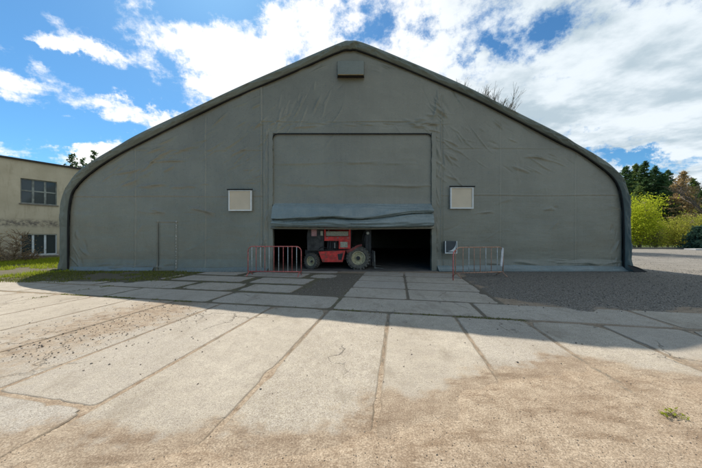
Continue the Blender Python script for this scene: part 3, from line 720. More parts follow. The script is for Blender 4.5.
# side door outline, laced with pale eyelets
b = MB(); x = P(158, 0, 10.93).x; b.tube([(x, 10.95, .05), (x, 10.95, P(0, 223, 10.93).z)], .011, 6); b.build('side_door_seam', M_black, hangar)
x = P(176, 0, 10.93).x
for k in range(16):
    b = MB(); z = .15+k*.13+random.uniform(-.03, .03); b.tube([(x+random.uniform(-.02, .02), 10.93, z), (x, 10.93, z+random.uniform(.02, .07))], random.uniform(.006, .012), 6)
    b.build('eyelet', M_white, hangar)

# ------------------------------------------------------------ switch box beside the gate
a = P(443.5, 253, 10.9); c = P(455, 241, 10.9)
box = thing('junction_box', 'small white-framed box mounted on the tarpaulin right of the gate', 'utility box', (a.x, 10.9, 0))
L = lambda x, y, z: (x-a.x, y-10.9, z)
b = MB(); b.box(L(a.x, 10.72, a.z), L(c.x, 10.88, c.z), bev=.012); b.build('case', mat('dark_box', (.06, .07, .075), .5), box)
b = MB(); t_ = .035
b.box(L(a.x-.01, 10.69, a.z-.01), L(c.x+.01, 10.72, a.z+t_)); b.box(L(a.x-.01, 10.69, a.z+t_), L(a.x+t_*.7, 10.72, c.z)); b.box(L(c.x-t_*.6, 10.69, a.z+t_), L(c.x+.01, 10.72, c.z)); b.build('frame', M_white, box)
b = MB(); n = 8; pl = [L(c.x-.04, 10.70, c.z-.05)]
pl = [((c.x-.05)-(a.x)+0, c.z-.06)]+[((c.x-.05-a.x)-.36*math.sin(k/n*math.pi/2), (a.z+.06)+.36*0+.36*(1-math.cos(k/n*math.pi/2))*.9) for k in range(n+1)][::-1]
pl = [(c.x-.05-a.x, a.z+.06), (c.x-.05-a.x, c.z-.08)]+[(c.x-.05-a.x-.38*(1-math.cos(q_)), c.z-.08-.36*math.sin(q_)) for q_ in np.linspace(.25, 1.45, 8)]
b.prism(pl, -.205, -.19); b.build('curved_flap', M_white, box)

# ------------------------------------------------------------ crowd barriers
M_red = mat('faded_red_paint', (.55, .15, .125), .6, var=.3, vs=14)
M_wh = mat('chipped_white_paint', (.55, .55, .52), .6, var=.25, vs=14)
M_rust = mat('rusty_tube', (.48, .26, .17), .75, var=.35, vs=18)
def barrier(name, label, p0, p1, H, bars, mframe, group):
    p0 = Vector(p0); p1 = Vector(p1); L = (p1-p0).length; rz = math.atan2((p1-p0).y, (p1-p0).x)
    t = thing(name, label, 'barrier', (p0.x, p0.y, gz(p0.x, p0.y)*0+.0), rz, group)
    b = MB(); r = .19; zb = .16
    cor = lambda cx, cz, a0, a1: [(cx+r*math.cos(a), 0, cz+r*math.sin(a)) for a in np.linspace(a0, a1, 6)]
    path = [(0, 0, zb)]+[(0, 0, H-r)]+cor(r, H-r, math.pi, math.pi/2)+cor(L-r, H-r, math.pi/2, 0)+[(L, 0, zb)]
    b.tube(path, .019, 8); b.tube([(0, 0, zb), (L, 0, zb)], .019, 8); b.build('frame', mframe, t, smooth=True)
    for fr_, m in bars:
        b = MB(); b.tube([(L*fr_, 0, zb), (L*fr_, 0, H)], .0125, 6); b.build('bar', m, t, smooth=True)
    for x in (.06, L-.06):
        b = MB(); b.tube([(x, -.28, .012), (x, -.2, .05), (x, -.04, zb), (x, .04, zb), (x, .2, .05), (x, .28, .012)], .017, 6); b.build('foot', mframe, t, smooth=True)
    return t
bars1 = [((x-40)/245, M_wh if k % 2 == 0 else M_red) for k, x in enumerate((58, 78, 98, 118, 138, 160, 182, 203, 224, 243, 264))]
barrier('crowd_barrier', 'red tubular barrier with red and white bars left of the gate opening', (P(247.8, 0, 9.6).x, 9.62, 0), (P(301.5, 0, 9.55).x, 9.5, 0), 1.12, bars1, M_red, 'crowd barriers before the hangar')
bars2 = [((x-350)/225, m) for x, m in ((385, M_rust), (412, M_wh), (437, M_rust), (465, M_rust), (492, M_wh), (518, M_rust), (547, M_wh))]
t2 = barrier('crowd_barrier', 'rusty tubular barrier with sparse bars and white strip right of the gate', (P(454.8, 0, 9.2).x, 9.15, 0), (P(503, 0, 9.5).x, 9.5, 0), 1.10, bars2, M_rust, 'crowd barriers before the hangar')
b = MB(); b.tube([(-.42, -.52, -.0), (-.42, -.52, .86), (-.32, -.4, .95), (0, 0, 1.0)], .02, 8); b.build('bent_end_post', M_red, t2, smooth=True)
b = MB(); b.prism([(1.84, .38), (1.93, .37), (1.99, 1.05), (1.93, 1.09), (1.89, .95)], -.04, -.028); b.build('white_strip', mat('white_plastic', (.62, .62, .62), .5), t2)

# ------------------------------------------------------------ forklift in the gate
M_fred = mat('red_machine_paint', (.68, .05, .04), .5, var=.3, vs=5, bump=.1)
nt_ = NT(M_fred.node_tree); bs_ = nt_.n['Principled BSDF']; lk = bs_.inputs['Base Color'].links[0].from_socket; ps_ = nt_.new('ShaderNodeTexCoord').outputs['Object']
gn = nt_.noise(ps_, 7, 8, .7); sz_ = nt_.new('ShaderNodeSeparateXYZ'); nt_.put(sz_.inputs[0], ps_)
nt_.put(bs_.inputs['Base Color'], nt_.mix(nt_.math('MULTIPLY', nt_.ramp(gn, .48, .66), nt_.ramp(sz_.outputs[2], 2.2, .4, .35, .9)), lk, (.16, .085, .055)))
M_tyre = mat('dusty_rubber', (.12, .108, .088), .9, var=.35, vs=12, bump=.4, bs=40)
M_rimm = mat('cream_rim_paint', (.50, .44, .27), .65, var=.3, vs=9)
M_blk = mat('greasy_black_steel', (.028, .028, .028), .55, var=.4)
M_grey = mat('bare_worn_steel', (.22, .21, .19), .5, .5, var=.3)
M_pale = mat('dirty_cream_plate', (.42, .40, .30), .7, var=.3, vs=25)
M_glass = mat('dark_headlamp_glass', (.5, .5, .45), .2)
FY = 11.18; fs_ = .0447
fx = lambda px: (px-335)*fs_
fz = lambda py: EYE-(py-HZ)*fs_
lift = thing('forklift', 'old red rough-terrain forklift parked inside the half-open gate', 'forklift', ((335-CX)*fs_, FY, .012))
def wheel(x, y, r, w, steer, label=None, side=-1):
    e = bpy.data.objects.new('wheel', None); C.objects.link(e); e.parent = lift; e.location = (x, y, r); e.rotation_euler = (0, 0, steer)
    b = MB(); h = w/2
    b.lathe([(r*.60, -h*.80), (r*.72, -h), (r*.90, -h*.98), (r*.965, -h*.78), (r*.965, h*.78), (r*.90, h*.98), (r*.72, h), (r*.60, h*.80)], 40)
    nl = 22
    for k in range(nl):
        for s in (-1, 1):
            a = 2*math.pi*(k+(.5 if s > 0 else 0))/nl
            M = Matrix.Rotation(a, 4, 'Y') @ Matrix.Translation((r*.955, s*h*.45, 0)) @ Matrix.Rotation(R(28*s), 4, 'X')
            b.box((-.02*r/.5, -h*.5, -.045*r/.5), (.045*r/.5, h*.5, .03*r/.5), M)
    b.build('tyre', M_tyre, e, smooth=30)
    b = MB(); b.lathe([(r*.61, -h*.82), (r*.56, -h*.90), (r*.53, -h*.80), (r*.50, -h*.35), (r*.22, -h*.25), (r*.20, -h*.55), (.001, -h*.60), (.001, h*.5), (r*.5, h*.5), (r*.6, h*.8)], 32)
    for k in range(6):
        a = 2*math.pi*k/6; b.lathe([(.001, -.012), (.022, -.012), (.022, .02), (.001, .02)], 6, Matrix.Translation((r*.34*math.cos(a), -h*.36, r*.34*math.sin(a))))
    b.build('rim', M_rimm, e, smooth=30)
wheel(fx(358.3), .22, .515, .40, 0); wheel(fx(358.3), 1.50, .515, .40, math.pi)
wheel(fx(311), .28, .36, .27, R(-28)); wheel(fx(311), 1.45, .36, .27, math.pi-R(28))
b = MB(); b.box((fx(303), .45, fz(256)), (fx(366), 1.3, fz(250.5)), bev=.02); b.box((fx(341), .42, .40), (fx(364), 1.3, .62)); b.box((fx(306), .5, .28), (fx(316), 1.3, .5)); 
b.tube([(fx(358.3), .0, .515), (fx(358.3), 1.7, .515)], .09, 10); b.tube([(fx(311), .1, .36), (fx(311), 1.6, .36)], .05, 10)
b.box((fx(318), .3, fz(252.5)), (fx(347), 1.35, fz(250))); b.build('chassis', M_blk, lift)
b = MB(); b.prism([(fx(318.3), fz(252)), (fx(345.5), fz(250.8)), (fx(342.5), fz(262.5)), (fx(322.3), fz(262.5))], .06, .46)
sp_ = b.build('side_tank', M_fred, lift)
b = MB(); b.prism([(fx(337.5), fz(254.5)), (fx(343), fz(253.6)), (fx(341.6), fz(260.4)), (fx(338.3), fz(260.4))], .052, .07); b.build('cutout_shade_plate', M_blk, sp_)  # black plate on the tank face, painted for the shaded cutout
# hood with its open side
b = MB()
b.box((fx(324), .12, fz(241.2)), (fx(350.6), .20, fz(236.9))); b.box((fx(338.6), .12, fz(249.3)), (fx(350.6), .20, fz(241.2)-.002))
b.box((fx(324), .12, fz(236.9)+.002), (fx(325.4), .20, fz(228))); b.box((fx(348.6), .12, fz(236.9)+.002), (fx(350.6), .20, fz(228)))
b.box((fx(324), .12, fz(228)+.002), (fx(350.6), 1.55, fz(225.5)))
b.box((fx(324), 1.47, fz(249.3)), (fx(350.6), 1.55, fz(228)))
hood = b.build('hood', M_fred, lift)
b = MB(); b.box((fx(340.2), .10, fz(247.8)), (fx(347.6), .118, fz(242.2)), bev=.005); b.build('data_plate', M_pale, hood)
b = MB(); b.box((fx(325.8), .14, fz(236.2)), (fx(348.2), .16, fz(231.6)))
for k in range(14): b.box((fx(326.3+k*1.55), .128, fz(235.6)), (fx(327.3+k*1.55), .139, fz(232.4)))
b.build('side_grille', M_pale, hood)
b = MB(); b.box((fx(326), .3, fz(250)), (fx(338), 1.3, fz(238)), bev=.03)
for k in range(4): b.tube([(fx(327+k*2.6), .22, fz(249)), (fx(328+k*2.4), .24, fz(241.5))], .03+.01*(k % 2), 8)
b.tube([(fx(333), .2, fz(248)), (fx(335.8), .2, fz(243)), (fx(335.8), .2, fz(240))], .035, 8)
b.build('engine', M_blk, lift, smooth=30)
b = MB(); b.tube([(fx(334.5), .16, fz(248.6)), (fx(334.5), .16, fz(243))], .035, 8); b.build('filter_canister', M_grey, lift)
b = MB(); b.tube([(fx(328), .3, 1.3), (fx(328), .3, 1.85), (fx(327), .3, 2.0)], .035, 10); b.build('exhaust_pipe', M_grey, lift)
for x_ in (326.5, 337, 347.5):
    b = MB(); b.box((fx(x_), .108, fz(238.6)), (fx(x_+1.2), .119, fz(237.6))); b.build('latch', M_grey, hood)
b = MB(); b.tube([(fx(318), .10, fz(250)), (fx(322), .06, fz(247)), (fx(329), .08, fz(249.4)), (fx(338), .09, fz(250.5))], .014, 6); b.tube([(fx(345), .1, fz(251)), (fx(352), .06, fz(256)), (fx(350), .1, fz(262))], .014, 6); b.build('fuel_hose', M_blk, lift, smooth=True)
# rear counterweight
b = MB(); b.prism([(fx(307), fz(251)), (fx(306.5), fz(236)), (fx(308.5), fz(224)), (fx(323.4), fz(224)), (fx(323.4), fz(251))], .10, 1.55); cw = b.build('counterweight', mat('dark_counterweight', (.05, .045, .04), .6, var=.5), lift)
b = MB(); b.box((fx(311), .06, fz(236.5)), (fx(316.5), .098, fz(229.5)), bev=.01); b.build('pink_sign', mat('pinkish_sign', (.50, .25, .24), .5, var=.4, vs=30), cw)  # pinkish red-and-white sign box
b = MB(); b.box((fx(320.2), .07, fz(236)), (fx(322.8), .098, fz(231.2)), bev=.01); b.build('cream_lamp', M_pale, cw)  # cream lamp on the counterweight
# mudguard arm over the front wheel
b = MB(); pa = [(fx(346)+0, fz(250.5)), (fx(350.8), fz(249.3)), (fx(357), fz(245.6)), (fx(361.8), fz(244.4)), (fx(362), fz(246.2)), (fx(357.5), fz(247.6)), (fx(352), fz(251.5)), (fx(347), fz(253.5))]
b.prism(pa, .02, .44); b.build('mudguard', mat('dark_red_guard', (.22, .05, .04), .7, var=.4), lift)
# cab frame, seat and roof, mostly behind the curtain
b = MB()
for y in (.15, 1.5):
    b.tube([(fx(350), y, fz(249)), (fx(352), y, 2.25), (fx(322), y, 2.35), (fx(318), y, fz(240))], .035, 8)
b.box((fx(321), .13, 2.33), (fx(353), 1.52, 2.37)); b.build('overhead_guard', M_blk, lift)
b = MB(); b.box((fx(330), .55, fz(225)+.0), (fx(340), 1.1, fz(222)), bev=.03); b.box((fx(328), .55, fz(222)), (fx(331), 1.1, 2.1), bev=.03); b.build('seat', M_blk, lift)
b = MB(); b.lathe([(.17, -.012), (.195, -.012), (.195, .012), (.17, .012)], 24, Matrix.Translation((fx(347.5), .82, 1.98)) @ Matrix.Rotation(R(70), 4, 'X')); b.tube([(fx(349), .82, 1.6), (fx(347.5), .82, 1.98)], .02, 6); b.build('steering_wheel', M_blk, lift)
# mast
for y in (.42, 1.25):
    b = MB(); b.box((fx(366), y-.06, .12), (fx(369), y+.06, 2.75)); b.box((fx(369)+.01, y-.045, .16), (fx(371.8), y+.045, 2.6)); b.build('mast_rail', M_blk, lift)
b = MB(); b.box((fx(366.2), .48, .5), (fx(368.6), 1.19, .62)); b.box((fx(366.2), .48, 2.5), (fx(368.6), 1.19, 2.64)); b.box((fx(372.5), .3, .30), (fx(374), 1.38, .42)); b.box((fx(372.5), .3, .72), (fx(374), 1.38, .84))
for y in (.34, .7, 1.0, 1.34): b.box((fx(372.6), y-.03, .42), (fx(373.9), y+.03, .72))
b.tube([(fx(366), .8, .3), (fx(366), .8, 2.4)], .05, 8); b.build('lift_carriage', M_blk, lift)
for y in (.30, 1.30):
    b = MB(); b.prism([(fx(374), fz(252)), (fx(375.6), fz(251.5)), (fx(376), .08), (fx(380)+.2, .035), (fx(380)+.2, .015), (fx(374.6), .02)], y-.06, y+.06); b.build('fork', mat('scuffed_fork_steel', (.12, .115, .10), .6, .3, var=.4), lift)
b = MB(); b.tube([(fx(363.5), .35, fz(250)), (fx(365), .33, fz(238)), (fx(366), .36, 1.62)], .025, 6); b.tube([(fx(362), .38, fz(247)), (fx(363.6), .36, fz(235)), (fx(366), .4, 1.9)], .018, 6); b.build('hydraulic_hose', M_blk, lift, smooth=True)
b = MB(); b.lathe([(.001, -.06), (.06, -.06), (.075, .0), (.04, .05), (.001, .05)], 16, Matrix.Translation((fx(368.2), .30, fz(233.3)))); b.build('headlamp', M_glass, lift, smooth=True)
b = MB(); b.box((fx(366.9), .30, fz(233.6)), (fx(369.4), .36, fz(229))); b.build('lamp_bracket', M_blk, lift)

# ------------------------------------------------------------ house on the left
HD = Vector((.648, 1, 0)).normalized(); HN = Vector((1, -.648, 0)).normalized(); H0 = Vector((-19.3, 14.6, 0))
HM = Matrix.Translation(H0) @ Matrix(((HD.x, -HN.x, 0, 0), (HD.y, -HN.y, 0, 0), (0, 0, 1, 0), (0, 0, 0, 1)))   # local: x along wall, y into the house
def plaster():
    m = bpy.data.materials.new('old_cream_plaster'); m.use_nodes = True; t = NT(m.node_tree); b = t.n['Principled BSDF']
    pos = t.new('ShaderNodeTexCoord').outputs['Object']; sx = t.new('ShaderNodeSeparateXYZ'); t.put(sx.inputs[0], pos); z = sx.outputs[2]
    nA = t.noise(pos, .8, 6, .6); nB = t.noise(pos, 5, 7, .7); nC = t.noise(pos, 50, 3)
    c = t.mix(t.ramp(nA, .3, .7), (.45, .395, .28), (.56, .50, .37))
    c = t.mix(t.ramp(nB, .55, .75, 0, .4), c, (.40, .33, .22))
    band = t.math('MULTIPLY', t.ramp(t.math('ABSOLUTE', t.math('SUBTRACT', z, 2.28)), .34, .03), t.ramp(t.math('ADD', nB, 0), .38, .60))
    c = t.mix(t.math('MULTIPLY', band, .95), c, (.13, .115, .10))
    base = t.math('MULTIPLY', t.ramp(z, .75, .25), t.ramp(nB, .25, .55))
    c = t.mix(t.math('MULTIPLY', base, .85), c, (.24, .17, .13))
    low = t.math('MULTIPLY', t.ramp(z, 2.2, .8), t.ramp(nA, .45, .6))
    c = t.mix(t.math('MULTIPLY', low, .45), c, (.34, .30, .25))
    n9 = t.noise(pos, 2.1, 5, .6)
    c = t.mix(t.ramp(t.noise(t.mapping(pos, scale=(2.5, 2.5, .5)), 1.6, 7, .7), .50, .68, 0, .5), c, (.33, .27, .18))
    chip = t.math('MULTIPLY', t.ramp(n9, .66, .70), t.ramp(z, 3.4, 4.6))
    c = t.mix(t.math('MULTIPLY', chip, .8), c, (.20, .17, .13))
    t.put(b.inputs['Base Color'], c); b.inputs['Roughness'].default_value = .95
    t.put(b.inputs['Normal'], t.bump(t.math('SUBTRACT', t.math('ADD', nB, t.math('MULTIPLY', nC, .2)), band), .4, .02))
    return m
M_pl = plaster(); M_gl = bpy.data.materials.new('window_glass'); M_gl.use_nodes = True
bb = M_gl.node_tree.nodes['Principled BSDF']; bb.inputs['Base Color'].default_value = (.03, .045, .05, 1); bb.inputs['Roughness'].default_value = .08; bb.inputs['Specular IOR Level'].default_value = .6
house = thing('old_house', 'two-storey cream plaster house with a flat roof left of the hangar', 'house', H0)
house.matrix_world = HM
t1 = 1.39
WIN = [(0, t1, 3.45, 4.92), (0, t1, .38, 1.64)]
# front wall with true openings
X0, X1, HT = -15.0, 9.0, 5.93
b = MB()
def wb(x0, x1, z0, z1): b.box((x0, 0, z0), (x1, .35, z1))
wb(X0, 0, -.2, HT); wb(t1, X1, -.2, HT); wb(0, t1, -.2, .38); wb(0, t1, 1.64, 3.45); wb(0, t1, 4.92, HT)
b.box((X0, .35, -.2), (X0+.35, 9, HT)); b.box((X1-.35, .35, -.2), (X1, 9, HT)); b.box((X0+.35, 8.65, -.2), (X1-.35, 9, HT))
b.build('wall', M_pl, house)
b = MB(); b.box((X0-.1, -.12, HT+.002), (X1+.1, 9.1, HT+.07)); b.box((X0-.12, -.14, HT+.07), (X1+.12, 9.12, HT+.10)); b.build('roof', mat('bitumen_roof', (.05, .045, .04), .8), house)
b = MB(); b.box((X0+.4, 1.2, 0), (X1-.4, 1.3, HT-.1)); b.build('room_partition', mat('dim_room', (.06, .055, .05), .9), house)
M_wu = mat('weathered_grey_paint', (.22, .24, .22), .7, var=.3); M_wl = mat('white_window_paint', (.62, .68, .70), .5, var=.1)
for (a0, a1_, z0, z1), mf, rows in ((WIN[0], M_wu, 2), (WIN[1], M_wl, 1)):
    b = MB(); f_ = .055
    b.box((a0, .10, z0), (a1_, .20, z0+f_)); b.box((a0, .10, z1-f_), (a1_, .20, z1))
    w3 = (a1_-a0)/3
    for k in range(4):
        xc = a0+k*w3; xa, xb = max(a0, xc-f_*.8), min(a1_, xc+f_*.8); b.box((xa, .102, z0+f_), (xb, .198, z1-f_))
    if rows == 2:
        zm = z0+(z1-z0)*.52
        for k in range(3): b.box((a0+k*w3+f_*.8, .104, zm-f_*.7), (a0+(k+1)*w3-f_*.8, .196, zm+f_*.7))
    w = b.build('window_frame', mf, house)
    b = MB(); b.box((a0+.01, .145, z0+.01), (a1_-.01, .155, z1-.01)); b.build('pane', M_gl, w)
    b = MB(); b.box((a0-.06, -.06, z0-.07), (a1_+.06, .098, z0-.002)); b.build('sill', mat('sill', (.20, .18, .15) if rows == 2 else (.5, .5, .48), .8), w)

# ------------------------------------------------------------ plants
def leaf_mat(name, col, trans=.35, var=.4):
    m = bpy.data.materials.new(name); m.use_nodes = True; t = NT(m.node_tree); t.n.clear()
    r = t.new('ShaderNodeNewGeometry').outputs['Random Per Island']; pos = t.new('ShaderNodeNewGeometry').outputs['Position']
    n = t.noise(pos, .6, 3)
    c = t.mix(t.math('MULTIPLY', t.math('ADD', r, n), .5), tuple(x*(1-var) for x in col), tuple(x*(1+var) for x in col))
    d = t.new('ShaderNodeBsdfDiffuse'); t.put(d.inputs[0], c)
    tr = t.new('ShaderNodeBsdfTranslucent'); t.put(tr.inputs[0], c)
    mx_ = t.new('ShaderNodeMixShader'); mx_.inputs[0].default_value = trans; t.l.new(d.outputs[0], mx_.inputs[1]); t.l.new(tr.outputs[0], mx_.inputs[2])
    o = t.new('ShaderNodeOutputMaterial'); t.l.new(mx_.outputs[0], o.inputs[0]); return m
M_bark = mat('bark', (.13, .10, .075), .95, var=.35, vs=8); M_twig = mat('pale_twig', (.24, .18, .115), .9, var=.3)
M_pinebark = mat('pine_bark', (.20, .12, .07), .95, var=.35)
M_needle = leaf_mat('pine_needles', (.095, .155, .060), .4); M_spruce = leaf_mat('blue_spruce_needles', (.07, .13, .09), .25)
M_young = leaf_mat('young_yellow_leaves', (.46, .50, .04), .5, .4); M_young2 = leaf_mat('spring_leaves', (.36, .36, .06), .5, .45)
M_larch = leaf_mat('brown_buds', (.44, .31, .15), .35)
M_midgreen = leaf_mat('mid_green_needles', (.16, .21, .06), .35)
def leaves(name, centers, sizes, m, parent, flat=0.):
    """one small quad per centre, each turned its own way"""
    c = np.asarray(centers, float); n = len(c); s = np.asarray(sizes, float).reshape(-1, 1)
    a = rng.normal(size=(n, 3)); a[:, 2] *= (1-flat*.7); a /= np.linalg.norm(a, axis=1, keepdims=True); r = rng.normal(size=(n, 3)); b = np.cross(a, r); b /= np.linalg.norm(b, axis=1, keepdims=True)
    V = np.stack([c-a*s, c-b*s*.45, c+a*s, c+b*s*.45], 1).reshape(-1, 3)
    return raw(name, V, np.arange(4*n).reshape(-1, 4), m, parent)
def conifer(name, label, x, y, h, r, m, low=.15, seed=0, group=None, mb=None, dens=1., cat='tree', lf=1.):
    rs = random.Random(seed); t = thing(name, label, cat, (x, y, -.1), 0, group)
    lean = rs.uniform(-.02, .02)
    b = MB(); b.tube([(lean*h*k, 0, h*k) for k in (0, .3, .6, .85, 1)], [h*.014+.03, h*.011+.02, h*.007+.01, h*.004, .01], 7); b.build('trunk', mb or M_bark, t, smooth=True)
    cs, sz = [], []; bb = MB()
    nb = int((40+h*5)*dens)
    for k in range(nb):
        q_ = low+(1-low)*(k+rs.random())/nb; z = h*q_; a = rs.random()*6.283
        L = r*(1-q_)**.75*rs.uniform(.65, 1.25)+.15
        droop = -.15-.25*(1-q_)
        up = rs.uniform(-.05, .25)
        bb.tube([(lean*z, 0, z), (lean*z+math.cos(a)*L, math.sin(a)*L, z+L*(up+droop*.6))], [.03, .008], 4, cap=False)
        m_ = int((14+L*16)*lf)
        for j in range(m_):
            f = rs.random()**.7; sp_r = .13*L*(1.15-f)+.12
            cs.append((lean*z+math.cos(a)*L*f+rs.gauss(0, sp_r), math.sin(a)*L*f+rs.gauss(0, sp_r), z+L*f*(up+droop*.6)+rs.gauss(0, .10)-.08*L)); sz.append(rs.uniform(.10, .24)*(.6+h/30))
    bb.build('branches', mb or M_bark, t)
    leaves('crown', cs, sz, m, t, .5); return t
def leafy(name, label, x, y, h, r, m, seed=0, n=5000, ls=.07, group=None, stems=5, cat='shrub', zmin=.1, nc=60, msk=M_twig):
    rs = random.Random(seed); t = thing(name, label, cat, (x, y, -.08), 0, group)
    b = MB(); tips = []
    for k in range(stems):
        a = rs.random()*6.283; R0 = rs.uniform(0, r*.25); p = Vector((math.cos(a)*R0, math.sin(a)*R0, 0)); d = Vector((math.cos(a)*.28, math.sin(a)*.28, 1)).normalized()
        pts = [p.copy()]; L = h*rs.uniform(.65, .95)
        for j in range(6): d = (d+Vector((rs.gauss(0, .1), rs.gauss(0, .1), 0))).normalized(); p = p+d*L/6; pts.append(p.copy())
        b.tube(pts, [.05*(h/5)*(1-j/7.5) for j in range(7)], 5)
        for j in range(1, 7):
            for _ in range(4):
                a2 = rs.random()*6.283; e = pts[j]+Vector((math.cos(a2), math.sin(a2), rs.uniform(.1, 1.0)))*r*rs.uniform(.2, .6)*(1-.25*j/6)
                b.tube([pts[j], (pts[j]+e)/2+Vector((0, 0, rs.uniform(-.1, .15))), e], [.016, .010, .004], 4, cap=False); tips.append(e)
    b.build('stems', msk, t)
    cs, sz = [], []
    cl = [tips[rs.randrange(len(tips))]+Vector((rs.gauss(0, .12*r), rs.gauss(0, .12*r), rs.gauss(0, .1*r))) for _ in range(nc)]
    for k in range(n):
        c = cl[rs.randrange(nc)]; s_ = r*.17
        z = c.z+rs.gauss(0, s_*.8)
        if z < zmin*h: z = zmin*h+rs.random()*h*.3
        cs.append((c.x+rs.gauss(0, s_), c.y+rs.gauss(0, s_), z)); sz.append(ls*rs.uniform(.6, 1.4))
    leaves('foliage', cs, sz, m, t); return t
def bare(name, label, x, y, h, seed=0, spread=.5, r0=.2, m=M_bark, depth=6, start=None, group=None, cat='tree', kids=3, buds=None):
    rs = random.Random(seed); t = thing(name, label, cat, (x, y, -.1), 0, group); tr = MB(); br = MB(); bud = []
    def grow(p, d, L, r, k, out_):
        n = 4; pts = [p]; q_ = p
        for j in range(n): d = (d+Vector((rs.gauss(0, .11), rs.gauss(0, .11), rs.gauss(0, .05)+.02))).normalized(); q_ = q_+d*L/n; pts.append(q_)
        out_.tube(pts, [max(.011, r*(1-.4*j/n)) for j in range(n+1)], 6 if k > 3 else 4, cap=False)
        if k <= 1: bud.append(q_)
        if k == 0: return
        for j in range(kids+(1 if k < 4 else 0)):
            base = pts[rs.randint(2, n)] if j else q_
            a = rs.random()*6.283; dd = (d+Vector((math.cos(a), math.sin(a), rs.uniform(-.1, .5)))*spread*rs.uniform(.6, 1.3)).normalized()
            grow(base, dd, L*rs.uniform(.55, .8), r*rs.uniform(.42, .6), k-1, br)
    grow(Vector((0, 0, 0)), Vector((0, 0, 1)), h*.36, r0, depth-1, tr)
    tr.build('trunk', m, t, smooth=True); br.build('branches', m, t)
    if buds: leaves('buds', [(p.x+rs.gauss(0, .1), p.y+rs.gauss(0, .1), p.z+rs.gauss(0, .1)) for p in bud for _ in range(buds[0])], [buds[1]*rs.uniform(.6, 1.3) for p in bud for _ in range(buds[0])], buds[2], t)
    return t
def at(px, D): return (px-CX)*D/F
def hh(py, D): return EYE+(HZ-py)*D/F
gT = 'trees beyond the gravel yard'
# tall pines and spruces far right
for k, (px, py, D, r, nm, lb, m) in enumerate((
    (626, 166, 52, 3.4, 'pine_tree', 'tall dark pine showing just above the hangar corner', M_needle),
    (637, 164, 56, 3.6, 'pine_tree', 'dark green pine, second from the hangar, level top', M_midgreen),
    (646, 161, 54, 3.4, 'pine_tree', 'dark pine with the highest top among those near the hangar', M_needle),
    (655, 166, 58, 3.6, 'pine_tree', 'dark pine behind the yellow bush, left of the double spruce top', M_needle),
    (662, 173, 52, 3.0, 'spruce_tree', 'slim dark spruce right of the tallest pines', M_needle),
    (668, 170, 60, 3.2, 'spruce_tree', 'dark spruce left of the brown larch', M_needle),
    (694, 178, 60, 3.6, 'pine_tree', 'dark pine behind the brown larch at the right edge', M_midgreen),
    (706, 184, 56, 3.6, 'pine_tree', 'dark pine cut by the right edge of the picture', M_needle),
    (616, 172, 56, 3.4, 'pine_tree', 'dark pine half hidden by the hangar wall', M_midgreen),
    (640, 186, 46, 3.2, 'pine_tree', 'lower olive pine in front of the dark pines', M_midgreen),
    (675, 186, 66, 4.0, 'pine_tree', 'distant pine filling the gap behind the larch', M_needle),
    (650, 184, 64, 4.4, 'pine_tree', 'distant pine deep behind the other pines', M_needle))):
    conifer(nm, lb, at(px, D), D, hh(py, D), r*1.15, m, low=.08, seed=30+k, group=gT, mb=M_pinebark, dens=1.7)
for k, (px, py, D, r) in enumerate(((618, 178, 70, 4), (632, 176, 72, 4.4), (645, 174, 70, 4.2), (659, 177, 72, 4.4), (671, 182, 70, 4.4), (684, 184, 74, 4.6), (697, 186, 70, 4.4), (712, 186, 72, 4.6), (664, 190, 48, 3.2), (690, 192, 50, 3.4))):
    conifer('pine_tree', ('dark pine of the rear row, %s') % ('leftmost against the hangar', 'behind the first two tall pines', 'behind the highest pine', 'between the tallest pine and the slim spruce', 'left of the larch top', 'right behind the larch', 'second from the right edge', 'cut by the right edge', 'low in front of the slim spruce', 'low in front of the larch foot')[k],
            at(px, D), D, hh(py, D), r, (M_needle, M_midgreen)[k % 2], low=.04, seed=130+k, group=gT, mb=M_pinebark, dens=1.5)
conifer('larch_tree', 'brown leafless larch standing before the dark pines', at(682, 46), 46, hh(171, 46), 3.9, M_larch, low=.10, seed=77, group=gT, dens=1.5, mb=M_twig)
# thin seen-through wood closing the horizon
leafy('deciduous_tree', 'bright yellow-green tree in young leaf beside the hangar', at(640, 33), 33, hh(196, 33), 2.9, M_young, 5, 11000, .11, gT, 7, 'tree', .06, 110)
leafy('deciduous_tree', 'yellow-green tree partly hidden behind the hangar wall', at(624, 34), 34, hh(199, 34), 2.4, M_young, 15, 7000, .11, gT, 6, 'tree', .06, 80)
leafy('leafy_shrub', 'sparse yellow-green shrub below the larch', at(668, 34), 34, hh(219, 34), 2.6, M_young2, 6, 5200, .09, gT, 8, 'shrub', .06, 90)
leafy('leafy_shrub', 'yellowish shrub left of the small blue spruce', at(684, 33), 33, hh(214, 33), 2.4, M_young2, 8, 5200, .09, gT, 8, 'shrub', .06, 90)
leafy('leafy_shrub', 'brownish twiggy shrub low between yellow tree and larch', at(655, 31.5), 31.5, hh(230, 31.5), 1.5, M_young2, 9, 1800, .07, gT, 9, 'shrub', .05, 60)
leafy('leafy_shrub', 'yellow shrub at the far right behind the blue spruce', at(706, 34), 34, hh(210, 34), 2.6, M_young2, 12, 5000, .09, gT, 8, 'shrub', .06, 90)
conifer('blue_spruce', 'small dense blue-green spruce at the right edge', at(699, 29), 29, hh(226, 29), 1.5, M_spruce, low=.02, seed=90, group=gT, dens=3.5)
bare('bare_tree', 'bare grey tree with crooked trunk at the far right', at(709, 30), 30, 14.5, 41, .7, .26, depth=5, group=gT)
bare('bare_tree', 'bare tree whose crown shows above the right roof slope', at(468, 33), 33, 19.1, 47, .27, .16, depth=7, kids=4, m=mat('grey_brown_bark', (.22, .19, .15), .95))
